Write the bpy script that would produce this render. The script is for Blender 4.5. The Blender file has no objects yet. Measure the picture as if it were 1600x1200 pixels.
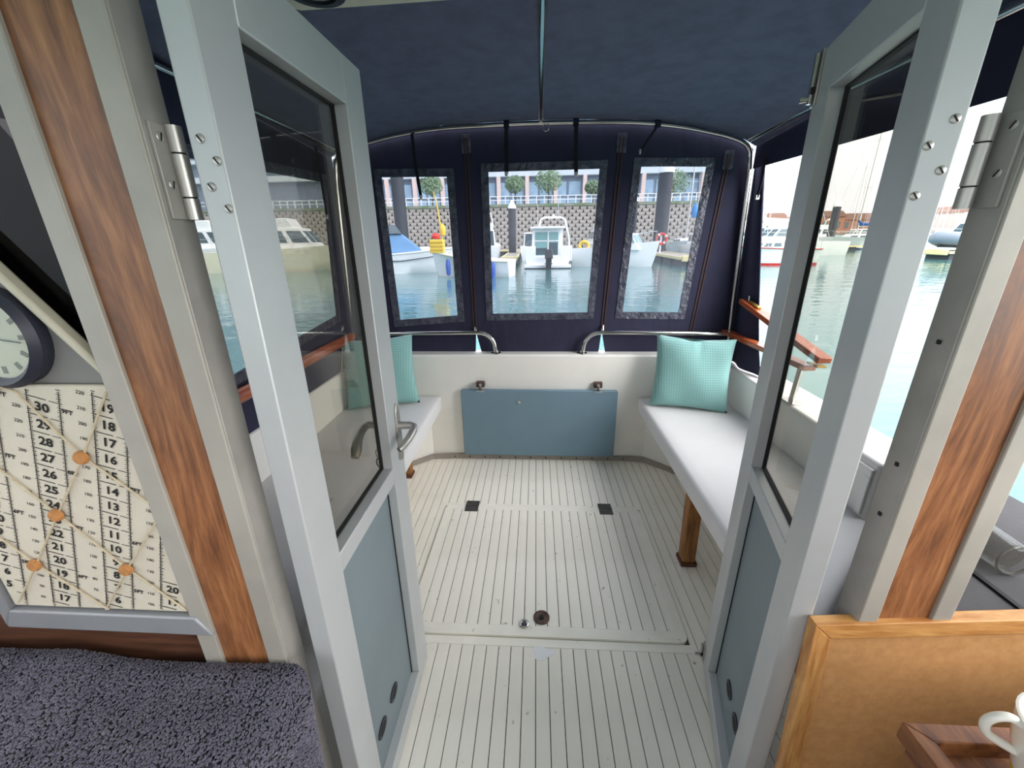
import bpy, bmesh, math, random
import numpy as np
from mathutils import Vector, Matrix

# ------------------------------------------------------------------ camera, world, light, exposure
SC = bpy.context.scene
COL = SC.collection
H = 1.35                                   # eye height above the cockpit sole
_F = 637.0                                 # focal length in pixels of a 1600 px wide frame
def _axes():
    d = Vector((826-800, 2393-600, _F)).normalized()      # plumb line
    y = Vector((838-800, 373-600, _F)); y = (y - d*y.dot(d)).normalized()   # boat's aft axis
    z = -d; x = y.cross(z)
    return Matrix((x, y, z))
_R = _axes()
cd = bpy.data.cameras.new('camera'); cam = bpy.data.objects.new('camera', cd); COL.objects.link(cam)
cd.sensor_fit = 'HORIZONTAL'; cd.sensor_width = 36.0; cd.lens = _F/1600*36.0
cd.clip_start = 0.02; cd.clip_end = 2000
_M = Matrix((_R.col[0], -_R.col[1], -_R.col[2])).transposed().to_4x4()
_M.translation = (0, 0, H)
cam.matrix_world = _M
SC.camera = cam

SC.view_settings.view_transform = 'Standard'
SC.view_settings.look = 'None'
SC.view_settings.gamma = 1.0
SC.view_settings.use_curve_mapping = False
SC.view_settings.exposure = 1.98

world = bpy.data.worlds.new('overcast'); SC.world = world; world.use_nodes = True
def _world():
    nt = world.node_tree; N = nt.nodes; L = nt.links; N.clear()
    out = N.new('ShaderNodeOutputWorld'); bg = N.new('ShaderNodeBackground')
    tc = N.new('ShaderNodeTexCoord'); sep = N.new('ShaderNodeSeparateXYZ')
    L.new(tc.outputs['Generated'], sep.inputs[0])
    mr = N.new('ShaderNodeMapRange'); mr.inputs[1].default_value = 0; mr.inputs[2].default_value = 1
    mr.inputs[3].default_value = 0.56; mr.inputs[4].default_value = 1.20      # overcast: zenith brighter than horizon
    L.new(sep.outputs[2], mr.inputs[0])
    ns = N.new('ShaderNodeTexNoise'); ns.inputs['Scale'].default_value = 3.0; ns.inputs['Detail'].default_value = 4
    mp = N.new('ShaderNodeMapping'); mp.inputs['Scale'].default_value = (1, 1, 3.5)
    L.new(tc.outputs['Generated'], mp.inputs[0]); L.new(mp.outputs[0], ns.inputs[0])
    cr = N.new('ShaderNodeValToRGB')
    cr.color_ramp.elements[0].position = .3; cr.color_ramp.elements[0].color = (.83, .87, .95, 1)
    cr.color_ramp.elements[1].position = .7; cr.color_ramp.elements[1].color = (.91, .94, 1.0, 1)
    L.new(ns.outputs[0], cr.inputs[0]); L.new(cr.outputs[0], bg.inputs[0]); L.new(mr.outputs[0], bg.inputs[1])
    L.new(bg.outputs[0], out.inputs[0])
_world()
sd = bpy.data.lights.new('sun', 'SUN'); so = bpy.data.objects.new('sun', sd); COL.objects.link(so)
sd.energy = 2.0; sd.angle = math.radians(75); sd.color = (1, .98, .95)
so.rotation_euler = Vector((-0.78, 0.42, -0.46)).to_track_quat('-Z', 'Y').to_euler()

cy = SC.cycles
try:
    cy.use_denoising = True; cy.max_bounces = 8; cy.diffuse_bounces = 5; cy.glossy_bounces = 4
    cy.transmission_bounces = 6; cy.transparent_max_bounces = 16; cy.sample_clamp_indirect = 6
    cy.caustics_reflective = False; cy.caustics_refractive = False
except Exception: pass

# ------------------------------------------------------------------ helpers
rnd = random.Random(7)
def lin(c):
    return tuple(((x/255)/12.92 if x/255 <= .04045 else ((x/255+.055)/1.055)**2.4) for x in c)
MATS = {}
def mat(name, col, rough=.5, metal=0., var=.0, vscale=8., stretch=(1,1,1), col2=None, bump=0., bscale=60., bstretch=(1,1,1),
        spec=.5, ramp=(.35,.65), coat=0., dist=.002, emis=None, sheen=0.):
    if name in MATS: return MATS[name]
    m = bpy.data.materials.new(name); m.use_nodes = True
    nt = m.node_tree; N = nt.nodes; L = nt.links; b = N['Principled BSDF']
    c = lin(col)
    b.inputs['Roughness'].default_value = rough; b.inputs['Metallic'].default_value = metal
    b.inputs['Specular IOR Level'].default_value = spec; b.inputs['Coat Weight'].default_value = coat
    b.inputs['Base Color'].default_value = (*c, 1); b.inputs['Sheen Weight'].default_value = sheen
    m.diffuse_color = (*c, 1)
    tc = N.new('ShaderNodeTexCoord')
    if col2 is not None or var > 0:
        c2 = lin(col2) if col2 is not None else tuple(max(0, x*(1-var)) for x in c)
        mp = N.new('ShaderNodeMapping'); mp.inputs['Scale'].default_value = stretch
        L.new(tc.outputs['Object'], mp.inputs[0])
        ns = N.new('ShaderNodeTexNoise'); ns.inputs['Scale'].default_value = vscale; ns.inputs['Detail'].default_value = 5
        ns.inputs['Roughness'].default_value = .6
        L.new(mp.outputs[0], ns.inputs[0])
        cr = N.new('ShaderNodeValToRGB'); e = cr.color_ramp.elements
        e[0].position = ramp[0]; e[0].color = (*c2, 1); e[1].position = ramp[1]; e[1].color = (*c, 1)
        L.new(ns.outputs[0], cr.inputs[0]); L.new(cr.outputs[0], b.inputs['Base Color'])
    if bump > 0:
        mp2 = N.new('ShaderNodeMapping'); mp2.inputs['Scale'].default_value = bstretch
        L.new(tc.outputs['Object'], mp2.inputs[0])
        n2 = N.new('ShaderNodeTexNoise'); n2.inputs['Scale'].default_value = bscale; n2.inputs['Detail'].default_value = 3
        L.new(mp2.outputs[0], n2.inputs[0])
        bp = N.new('ShaderNodeBump'); bp.inputs['Strength'].default_value = bump; bp.inputs['Distance'].default_value = dist
        L.new(n2.outputs[0], bp.inputs['Height']); L.new(bp.outputs[0], b.inputs['Normal'])
    MATS[name] = m
    return m

def clear_mat(name, tint, haze=.05, hazecol=(220,225,235), gloss=1.0, rough=.02, wrinkle=0., wscale=12.):
    m = bpy.data.materials.new(name); m.use_nodes = True
    nt = m.node_tree; N = nt.nodes; L = nt.links; N.clear()
    out = N.new('ShaderNodeOutputMaterial')
    tr = N.new('ShaderNodeBsdfTransparent'); tr.inputs[0].default_value = (*tint, 1)
    df = N.new('ShaderNodeBsdfDiffuse'); df.inputs[0].default_value = (*lin(hazecol), 1)
    mx = N.new('ShaderNodeMixShader'); mx.inputs[0].default_value = haze
    L.new(tr.outputs[0], mx.inputs[1]); L.new(df.outputs[0], mx.inputs[2])
    gl = N.new('ShaderNodeBsdfGlossy'); gl.inputs['Roughness'].default_value = rough
    fr = N.new('ShaderNodeLayerWeight'); fr.inputs[0].default_value = .5
    pw = N.new('ShaderNodeMath'); pw.operation = 'POWER'; pw.inputs[1].default_value = 5; L.new(fr.outputs['Facing'], pw.inputs[0])
    mu = N.new('ShaderNodeMath'); mu.operation = 'MULTIPLY_ADD'; mu.inputs[1].default_value = .9*gloss; mu.inputs[2].default_value = .04*gloss
    L.new(pw.outputs[0], mu.inputs[0])
    if wrinkle > 0:
        tc = N.new('ShaderNodeTexCoord'); n2 = N.new('ShaderNodeTexNoise'); n2.inputs['Scale'].default_value = wscale
        L.new(tc.outputs['Object'], n2.inputs[0])
        bp = N.new('ShaderNodeBump'); bp.inputs['Strength'].default_value = wrinkle; bp.inputs['Distance'].default_value = .01
        L.new(n2.outputs[0], bp.inputs['Height']); L.new(bp.outputs[0], gl.inputs['Normal'])
    m2 = N.new('ShaderNodeMixShader'); L.new(mu.outputs[0], m2.inputs[0])
    L.new(mx.outputs[0], m2.inputs[1]); L.new(gl.outputs[0], m2.inputs[2]); L.new(m2.outputs[0], out.inputs[0])
    MATS[name] = m
    return m

def wloc(o):
    v = Vector((0, 0, 0))
    while o is not None: v += o.location; o = o.parent
    return v
def tag(o, label=None, cat=None, group=None, kind=None):
    if label: o['label'] = label
    if cat: o['category'] = cat
    if group: o['group'] = group
    if kind: o['kind'] = kind
    return o
def thing(name, label, cat, loc=(0,0,0), group=None, kind=None):
    o = bpy.data.objects.new(name, None); COL.objects.link(o); o.location = loc
    o.empty_display_size = .1
    return tag(o, label, cat, group, kind)
def copy_tree(o, parent=None):
    c = o.copy(); COL.objects.link(c); c.parent = parent
    for ch in list(o.children): copy_tree(ch, c)
    return c

class MB:
    """collects shapes and links them as one mesh object"""
    def __init__(s, T=None): s.v = []; s.f = []; s.T = T
    def add(s, vs, fs):
        n = len(s.v)
        for p in vs: s.v.append(s.T(p) if s.T else tuple(p))
        for f in fs: s.f.append(tuple(i+n for i in f))
        return s
    def box(s, x0, x1, y0, y1, z0, z1):
        return s.add([(x0,y0,z0),(x1,y0,z0),(x1,y1,z0),(x0,y1,z0),(x0,y0,z1),(x1,y0,z1),(x1,y1,z1),(x0,y1,z1)],
                     [(0,3,2,1),(4,5,6,7),(0,1,5,4),(1,2,6,5),(2,3,7,6),(3,0,4,7)])
    def hexa(s, b, t):
        """eight corner solid: bottom ring b, top ring t"""
        n = len(b)
        return s.add(list(b)+list(t), [tuple(reversed(range(n))), tuple(range(n,2*n))]+[(i,(i+1)%n,n+(i+1)%n,n+i) for i in range(n)])
    def prism(s, poly, axis, a0, a1):
        if axis == 'x': g = lambda p, a: (a, p[0], p[1])
        elif axis == 'y': g = lambda p, a: (p[0], a, p[1])
        else: g = lambda p, a: (p[0], p[1], a)
        return s.hexa([g(p,a0) for p in poly], [g(p,a1) for p in poly])
    def bar(s, p, q, w, h, up=(0,0,1)):
        p = Vector(p); q = Vector(q); d = (q-p).normalized(); u = Vector(up)
        sx = d.cross(u)
        if sx.length < 1e-6: sx = d.cross(Vector((1,0,0)))
        sx.normalize(); u = sx.cross(d).normalized()
        r = lambda c: [c+sx*(a*w/2)+u*(b*h/2) for a, b in ((-1,-1),(1,-1),(1,1),(-1,1))]
        return s.hexa(r(p), r(q))
    def tube(s, pts, r, n=10, closed=False):
        P = [Vector(p) for p in pts]; k = len(P); rs = r if isinstance(r, (list,tuple)) else [r]*k
        tan = []
        for i in range(k):
            a = P[(i-1)%k] if (closed or i > 0) else P[i]; b = P[(i+1)%k] if (closed or i < k-1) else P[i]
            tan.append((b-a).normalized())
        u = tan[0].orthogonal().normalized(); V = []; prev = tan[0]
        for i in range(k):
            q = prev.rotation_difference(tan[i]); u = (q @ u); u = (u - tan[i]*u.dot(tan[i])).normalized(); prev = tan[i]
            w = tan[i].cross(u)
            for j in range(n):
                a = 2*math.pi*j/n; V.append(P[i]+(u*math.cos(a)+w*math.sin(a))*rs[i])
        F = []
        for i in range(k if closed else k-1):
            for j in range(n):
                F.append((i*n+j, i*n+(j+1)%n, ((i+1)%k)*n+(j+1)%n, ((i+1)%k)*n+j))
        if not closed: F += [tuple(reversed(range(n))), tuple((k-1)*n+j for j in range(n))]
        return s.add(V, F)
    def lathe(s, prof, c=(0,0,0), n=24, axis='z', ring=False):
        V = []; F = []; k = len(prof)
        for r, h in prof:
            for j in range(n):
                a = 2*math.pi*j/n; x, y = r*math.cos(a), r*math.sin(a)
                if axis == 'z': p = (x, y, h)
                elif axis == 'y': p = (x, h, y)
                else: p = (h, x, y)
                V.append((c[0]+p[0], c[1]+p[1], c[2]+p[2]))
        for i in range(k-1):
            for j in range(n): F.append((i*n+j, i*n+(j+1)%n, (i+1)*n+(j+1)%n, (i+1)*n+j))
        if ring: F += [((k-1)*n+j, (k-1)*n+(j+1)%n, (j+1)%n, j) for j in range(n)]
        else: F += [tuple(reversed(range(n))), tuple((k-1)*n+j for j in range(n))]
        return s.add(V, F)
    def loft(s, rows, cap=True, close=False):
        n = len(rows[0]); V = [p for r in rows for p in r]; F = []
        for i in range(len(rows)-1):
            for j in range(n if close else n-1):
                F.append((i*n+j, i*n+(j+1)%n, (i+1)*n+(j+1)%n, (i+1)*n+j))
        if cap: F += [tuple(reversed(range(n))), tuple((len(rows)-1)*n+j for j in range(n))]
        return s.add(V, F)
    def build(s, name, material, parent=None, bevel=0., seg=2, smooth=None, origin=None, sub=0, angle=40):
        base = wloc(parent) if parent is not None else Vector(origin or (0,0,0))
        me = bpy.data.meshes.new(name)
        me.from_pydata([tuple(Vector(p)-base) for p in s.v], [], s.f)
        bm = bmesh.new(); bm.from_mesh(me); bmesh.ops.recalc_face_normals(bm, faces=bm.faces[:]); bm.to_mesh(me); bm.free()
        me.materials.append(material)
        o = bpy.data.objects.new(name, me); COL.objects.link(o)
        if parent is not None: o.parent = parent
        else: o.location = base
        if smooth is None: smooth = bevel > 0
        if smooth or sub:
            for p in me.polygons: p.use_smooth = True
            if not sub: me.set_sharp_from_angle(angle=math.radians(angle))
        if bevel > 0:
            md = o.modifiers.new('soft_edges', 'BEVEL'); md.width = bevel; md.segments = seg; md.limit_method = 'ANGLE'
            md.angle_limit = math.radians(35)
        if sub:
            md = o.modifiers.new('round', 'SUBSURF'); md.levels = sub; md.render_levels = sub
        return o

def bx(name, m, ext, parent=None, bevel=0., origin=None, **k):
    return MB().box(*ext).build(name, m, parent, bevel, origin=origin or ((ext[0]+ext[1])/2, (ext[2]+ext[3])/2, ext[4]), **k)

def sheet(name, m, outer, holes, place, parent=None, thick=.004, origin=None):
    """flat cloth with holes; outer/holes are 2-D loops, place maps (a,b)->xyz"""
    bm = bmesh.new(); es = []
    for loop in [outer]+holes:
        vs = [bm.verts.new(place(*p)) for p in loop]
        for i in range(len(vs)): es.append(bm.edges.new((vs[i], vs[(i+1)%len(vs)])))
    bmesh.ops.triangle_fill(bm, edges=es, use_beauty=True)
    bmesh.ops.recalc_face_normals(bm, faces=bm.faces[:])
    base = wloc(parent) if parent is not None else Vector(origin or (0,0,0))
    for v in bm.verts: v.co -= base
    me = bpy.data.meshes.new(name); bm.to_mesh(me); bm.free(); me.materials.append(m)
    o = bpy.data.objects.new(name, me); COL.objects.link(o)
    if parent is not None: o.parent = parent
    else: o.location = base
    md = o.modifiers.new('thickness', 'SOLIDIFY'); md.thickness = thick; md.offset = 0
    return o
def rrect(x0, x1, y0, y1, r, n=4):
    out = []
    for cx, cy_, a0 in ((x1-r,y1-r,0),(x0+r,y1-r,90),(x0+r,y0+r,180),(x1-r,y0+r,270)):
        for i in range(n+1):
            a = math.radians(a0+90*i/n); out.append((cx+r*math.cos(a), cy_+r*math.sin(a)))
    return out
def ring_quad(q, w):
    """offset a convex quad outwards by w"""
    c = Vector((sum(p[0] for p in q)/4, sum(p[1] for p in q)/4)); out = []
    for i in range(4):
        p0, p1, p2 = Vector(q[i-1]), Vector(q[i]), Vector(q[(i+1)%4])
        def nrm(a, b):
            d = (b-a).normalized(); n = Vector((d.y, -d.x))
            return n if n.dot((a+b)/2-c) > 0 else -n
        n1, n2 = nrm(p0, p1), nrm(p1, p2); bis = (n1+n2).normalized()
        out.append(tuple(p1 + bis*(w/max(.3, bis.dot(n1)))))
    return out

# ------------------------------------------------------------------ materials
gel = mat('white_gelcoat', (244,242,237), .35, var=.06, vscale=3, bump=.03, bscale=20)
gelin = mat('cream_gelcoat', (244,241,234), .4, var=.07, vscale=2.5)
vinyl = mat('white_seat_vinyl', (218,216,214), .5, var=.04, vscale=5, bump=.12, bscale=90)
deckm = mat('pale_deck_plank', (252,247,235), .65, col2=(238,232,218), vscale=7, stretch=(1,.35,1), ramp=(.25,.6), bump=.15, bscale=180)
deckb = mat('deck_margin', (252,247,235), .65, var=.07, vscale=9)
seam = mat('black_deck_seam', (74,70,66), .8)
alu = mat('grey_anodised_aluminium', (202,204,204), .46, .35, var=.06, vscale=6, bump=.03, bscale=300)
aluw = mat('weathered_aluminium', (176,170,160), .55, .2, var=.16, vscale=7, bump=.05, bscale=200)
jambm = mat('stained_jamb_aluminium', (180,175,168), .5, .3, var=.2, vscale=9)
steel = mat('polished_stainless', (205,203,198), .16, 1.0)
satin = mat('satin_steel', (192,188,182), .38, .75)
dsteel = mat('dull_dark_steel', (96,93,90), .45, .7, var=.3, vscale=60)
black = mat('black_rubber', (24,24,26), .7)
doorp = mat('grey_blue_door_panel', (128,141,146), .5, var=.1, vscale=4)
teal = mat('slate_blue_locker_paint', (118,145,160), .55, var=.1, vscale=3)
navy = mat('navy_canvas', (112,115,138), .9, var=.18, vscale=14, bump=.35, bscale=500, spec=.15)
navyd = mat('dark_navy_curtain', (58,58,78), .9, var=.2, vscale=5, bump=.5, bscale=7, bstretch=(1,1,.35), spec=.15, dist=.02)
welt = mat('glossy_vinyl_border', (96,98,112), .28, col2=(52,53,68), vscale=22, bump=.8, bscale=38, dist=.012)
zipm = mat('brown_zip_tape', (66,46,46), .8)
teak = mat('varnished_teak', (190,98,50), .3, col2=(140,62,30), vscale=14, stretch=(6,.8,6), coat=.4)
cushm = mat('aqua_cushion_cotton', (122,196,184), .9, col2=(104,178,168), vscale=20, bump=.3, bscale=300, sheen=.2)
pine = mat('pine_edging', (214,160,96), .5, col2=(176,116,60), vscale=8, stretch=(1.5,8,12))
mdf = mat('tan_fibreboard', (202,150,96), .75, col2=(184,132,80), vscale=60, ramp=(.3,.7))
traym = mat('tray_hardwood', (150,96,56), .55, col2=(96,54,30), vscale=9, stretch=(6,1.2,6))
mugm = mat('white_glazed_mug', (238,236,226), .2, coat=.5)
yell = mat('yellow_glaze', (214,196,40), .3)
lining = mat('charcoal_lining', (88,86,88), .9, var=.12, vscale=30, bump=.3, bscale=260)
greypan = mat('grey_trim_panel', (134,132,130), .8, var=.06, vscale=12)
creamtrim = mat('cream_trim_bead', (200,192,172), .5, var=.1, vscale=12)
brownw = mat('dark_brown_ply', (98,62,44), .5, col2=(64,38,26), vscale=6, stretch=(1.2,6,9))
cloth = mat('ruler_print_linen', (206,197,180), .9, var=.06, vscale=14, bump=.3, bscale=700)
ink = mat('black_ink', (30,27,26), .9)
cord = mat('natural_cord', (200,184,156), .9, var=.2, vscale=120)
cork = mat('cork_button', (190,130,74), .8, var=.25, vscale=150)
towelm = mat('grey_violet_terry', (100,96,112), .98, col2=(86,82,98), vscale=14, sheen=.4, spec=.1)
dgrey = mat('dark_grey_plastic', (44,46,58), .5)
dial = mat('clock_dial', (226,222,206), .4, var=.1, vscale=8)
rust = mat('rusty_bronze', (104,84,74), .6, .4, col2=(70,54,48), vscale=50)
brass = mat('aged_brass', (170,140,70), .35, .8, var=.3, vscale=40)
legw = mat('bench_leg_timber', (168,116,62), .6, col2=(116,72,36), vscale=8, stretch=(8,8,1))
whitep = mat('white_plastic', (240,240,240), .4)
def wood_mat():
    m = bpy.data.materials.new('teak_laminate'); m.use_nodes = True; nt = m.node_tree; N = nt.nodes; L = nt.links; b = N['Principled BSDF']
    tc = N.new('ShaderNodeTexCoord'); mp = N.new('ShaderNodeMapping'); mp.inputs['Scale'].default_value = (1, 1, .11)
    L.new(tc.outputs['Object'], mp.inputs[0])
    n1 = N.new('ShaderNodeTexNoise'); n1.inputs['Scale'].default_value = 9; n1.inputs['Detail'].default_value = 2
    L.new(mp.outputs[0], n1.inputs[0])
    mx = N.new('ShaderNodeVectorMath'); mx.operation = 'MULTIPLY_ADD'; mx.inputs[1].default_value = (.16, .0, .0)
    L.new(n1.outputs['Color'], mx.inputs[0]); L.new(mp.outputs[0], mx.inputs[2])
    n2 = N.new('ShaderNodeTexNoise'); n2.inputs['Scale'].default_value = 75; n2.inputs['Detail'].default_value = 4; n2.inputs['Roughness'].default_value = .65
    L.new(mx.outputs[0], n2.inputs[0])
    cr = N.new('ShaderNodeValToRGB'); e = cr.color_ramp.elements
    e[0].position = .28; e[0].color = (*lin((84,52,34)), 1); e[1].position = .72; e[1].color = (*lin((176,120,78)), 1)
    k = e.new(.5); k.color = (*lin((138,88,54)), 1)
    L.new(n2.outputs[0], cr.inputs[0]); L.new(cr.outputs[0], b.inputs['Base Color']); b.inputs['Roughness'].default_value = .42
    MATS['lam'] = m
    return m
lam = wood_mat()
doorglass = clear_mat('tinted_door_glass', (.82,.80,.75), .012, (200,195,180), .9)
darkglass = clear_mat('dark_tinted_glass', (.20,.19,.19), .012, (60,54,52), .45)
clearvinyl = clear_mat('clear_window_vinyl', (.68,.69,.73), .08, (225,228,240), .35, .08, .25, 9)
clearvinyl2 = clear_mat('scratched_side_vinyl', (.62,.63,.64), .12, (225,226,226), .4, .1, .3, 6)
tumbler = clear_mat('tumbler_glass', (.82,.82,.80), .06, (180,176,166), 1.2)

def scuffs(m, dark=(120,112,98)):
    nt = m.node_tree; N = nt.nodes; L = nt.links; b = N['Principled BSDF']; src = b.inputs['Base Color'].links[0].from_socket
    tc = N.new('ShaderNodeNewGeometry'); n1 = N.new('ShaderNodeTexNoise'); n1.inputs['Scale'].default_value = 38; n1.inputs['Detail'].default_value = 2
    n2 = N.new('ShaderNodeTexNoise'); n2.inputs['Scale'].default_value = 3.2; n2.inputs['Detail'].default_value = 3
    L.new(tc.outputs['Position'], n1.inputs[0]); L.new(tc.outputs['Position'], n2.inputs[0])
    r1 = N.new('ShaderNodeValToRGB'); r1.color_ramp.elements[0].position = .70; r1.color_ramp.elements[1].position = .76
    r2 = N.new('ShaderNodeValToRGB'); r2.color_ramp.elements[0].position = .35; r2.color_ramp.elements[0].color = (.10,.10,.10,1); r2.color_ramp.elements[1].position = .7; r2.color_ramp.elements[1].color = (.9,.9,.9,1)
    L.new(n1.outputs[0], r1.inputs[0]); L.new(n2.outputs[0], r2.inputs[0])
    mu = N.new('ShaderNodeMath'); mu.operation = 'MULTIPLY'; L.new(r1.outputs[0], mu.inputs[0]); L.new(r2.outputs[0], mu.inputs[1])
    mx = N.new('ShaderNodeMixRGB'); mx.inputs[2].default_value = (*lin(dark), 1); L.new(mu.outputs[0], mx.inputs[0]); L.new(src, mx.inputs[1]); L.new(mx.outputs[0], b.inputs['Base Color'])
scuffs(deckm); scuffs(deckb)

# ------------------------------------------------------------------ the setting: cockpit
ZW = -0.30                                                   # water level
HX0, HX1, HY0, HY1 = -.475, .545, 1.075, 1.825                # deck hatch outline
floor = bx('floor', seam, (-1.1,1.1,.60,2.36,-.06,-.006)); tag(floor, 'pale planked cockpit sole with black caulked seams', kind='structure')
PITCH = .0432
# planks of the sole (children), broken where the hatch and its margins lie
_cache = {}
def plank(parent, x0, x1, y0, y1, z0, z1, m=deckm, name='plank'):
    key = (round(x1-x0,4), round(y1-y0,3), round(z1-z0,4), m.name)
    c = Vector(((x0+x1)/2, (y0+y1)/2, z0))
    if key not in _cache:
        _cache[key] = MB().box(-(x1-x0)/2,(x1-x0)/2,-(y1-y0)/2,(y1-y0)/2,0,z1-z0).build('_p', m)
        o = _cache[key]; o.name = name
    else:
        o = _cache[key].copy(); COL.objects.link(o); o.name = name
    o.parent = parent; o.location = c - wloc(parent)
    return o
nx = int(1.1/PITCH)
for i in range(-nx, nx+1):
    x0, x1 = i*PITCH+.0014+.028-.0216, (i+1)*PITCH-.0014+.028-.0216
    x0 = max(x0, -1.098); x1 = min(x1, 1.098)
    if x1 > HX0-.003 and x0 < HX1+.003:
        plank(floor, x0, x1, .60, HY0-.035, -.006, 0); plank(floor, x0, x1, HY1+.03, 2.35, -.006, 0)
        if x0 < HX0-.006: plank(floor, x0, HX0-.003, HY0-.035, HY1+.03, -.006, 0)
        if x1 > HX1+.006: plank(floor, HX1+.003, x1, HY0-.035, HY1+.03, -.006, 0)
        continue
    plank(floor, x0, x1, .60, 2.35, -.006, 0)
# plain moulded margins fore and aft of the hatch
plank(floor, HX0-.01, HX1+.01, HY0-.034, HY0-.0025, -.006, .0005, deckb, 'margin')
plank(floor, HX0-.01, HX1+.01, HY1+.004, HY1+.029, -.006, .0005, deckb, 'margin')
pp = MB(); pts = []
for k in range(14):
    a = 2*math.pi*k/14; r = .028*(1+.25*math.sin(3*a+1)); pts.append((.03+r*1.25*math.cos(a), 1.02+r*.9*math.sin(a)))
pp.prism(pts, 'z', .0002, .0012).build('paint_patch', whitep, floor)['label'] = 'white paint patch'

# coamings, transom
wr = bx('wall_right', gel, (1.10,1.29,1.20,2.47,-.5,.655), bevel=.012); tag(wr, 'white moulded cockpit coaming beside the open side', kind='structure')
wl = bx('wall_left', gel, (-1.27,-1.09,.62,2.47,-.5,.655), bevel=.012); tag(wl, 'white moulded cockpit coaming below the curtained side', kind='structure')
wb = MB().prism([(-1.09,2.335),(-.9,2.328),(-.5,2.345),(.05,2.35),(.6,2.345),(1.0,2.33),(1.10,2.335),(1.10,2.47),(-1.09,2.47)], 'z', -.5, .70).build('wall_back', gelin, None, .012, origin=(0,2.4,-.5))
tag(wb, 'white curved transom wall at the stern', kind='structure')
for s_, nm in ((-1,'wall_corner_left'), (1,'wall_corner_right')):
    cx = .68 if s_ > 0 else .655
    o = MB().prism([(s_*cx,2.345),(s_*(cx+.14),2.215),(s_*1.095,1.95),(s_*1.095,2.345)], 'z', 0, .352).build(nm, gelin, None, .006, origin=(s_*.9,2.2,0))
    tag(o, kind='structure')
# grey kick strip along the sole
path = [(-1.05,1.99),(-.80,2.208),(-.665,2.323),(-.5,2.337),(.05,2.342),(.6,2.337),(.69,2.323),(.825,2.208),(1.05,1.99)]
tr = MB()
for a, b in zip(path[:-1], path[1:]): tr.bar((*a,.017), (*b,.017), .010, .034)
tr = tr.build('trim_1', mat('grey_kick_strip', (164,156,148), .5, .2, var=.15, vscale=12), None, origin=(0,2.3,0)); tag(tr, 'grey metal strip along the foot of the transom', kind='structure')
for i in range(14):
    x = -.62+i*.0985; bx('screw', dsteel, (x-.004,x+.004,2.326,2.334,.013,.021), tr)

# hatch
ht = thing('deck_hatch', 'square planked hatch lid with rounded corners set into the cockpit sole', 'hatch', (.035,1.45,0))
MB().prism(rrect(HX0+.006,HX1-.006,HY0+.006,HY1-.006,.024), 'z', -.005, .004).build('lid', seam, ht)
fr_ = MB(); outer = rrect(HX0+.001,HX1-.001,HY0+.001,HY1-.001,.027); inner = rrect(HX0+.035,HX1-.035,HY0+.042,HY1-.028,.006)
n_ = len(outer); fr_.add([(*p,-.0055) for p in outer]+[(*p,.008) for p in outer]+[(*p,.008) for p in inner]+[(*p,-.004) for p in inner],
     [q for i in range(n_) for j in [(i+1)%n_] for q in ((i,j,n_+j,n_+i),(n_+i,n_+j,2*n_+j,2*n_+i),(2*n_+i,2*n_+j,3*n_+j,3*n_+i))])
fr_.build('border', deckb, ht, smooth=True)
for i in range(-nx, nx+1):
    x0, x1 = i*PITCH+.0014+.028-.0216, (i+1)*PITCH-.0014+.028-.0216
    x0 = max(x0, HX0+.035); x1 = min(x1, HX1-.035)
    if x1-x0 > .008: plank(ht, x0, x1, HY0+.042, HY1-.028, .003, .0085)
for x in (-.333, .37):
    h_ = MB().box(x-.034,x+.034,1.825,1.870,.001,.006).box(x-.034,x+.034,1.775,1.8215,.0085,.012).build('hinge', dsteel, ht)
    MB().tube([(x-.034,1.8235,.010),(x+.034,1.8235,.010)], .0055, 8).build('hinge_pin', dsteel, h_, smooth=True)
rp = MB().lathe([(.0,.0085),(.030,.0085),(.030,.013),(.026,.014),(.020,.0115),(.0,.0115)], (.028,1.152,0), 24).build('flush_ring_pull', rust, ht, smooth=True)
MB().lathe([(0,.0115),(.009,.0115),(.009,.015),(0,.015)], (.028,1.152,0), 14).build('pull_centre', black, rp)
lk = MB().lathe([(0,.0085),(.0165,.0085),(.0165,.016),(.013,.018),(0,.018)], (-.036,1.122,0), 20).build('hatch_lock', steel, ht, smooth=True)
MB().lathe([(0,.018),(.008,.018),(.008,.020),(0,.020)], (-.036,1.122,0), 14).build('lock_core', dsteel, lk)

# transom locker door
tl = thing('transom_locker_door', 'slate blue locker door in the white transom', 'locker door', (.02,2.33,.04))
MB().prism(rrect(-.455,.495,.040,.486,.012), 'y', 2.312, 2.338).build('panel', teal, tl, .004)
MB().lathe([(0,-.008),(.010,-.008),(.011,.004),(0,.004)], (-.098,2.314,.412), 16, 'y').build('lock_button', steel, tl, smooth=True)
for x in (-.335,.375):
    lt = MB().box(x-.026,x+.026,2.318,2.348,.500,.536).build('turn_latch', rust, tl, .006)
    MB().bar((x-.006,2.312,.520),(x+.004,2.306,.486), .014, .010).build('latch_lever', dsteel, lt, .003)
    MB().lathe([(0,-.01),(.010,-.01),(.010,.006),(0,.006)], (x,2.316,.518), 14, 'y').build('latch_pivot', satin, lt, smooth=True)
    MB().prism([(x-.028,.486),(x-.02,.476),(x+.02,.474),(x+.03,.486)], 'y', 2.309, 2.3125).build('worn_patch', mat('worn_paint', (160,166,168), .6), lt)

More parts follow.
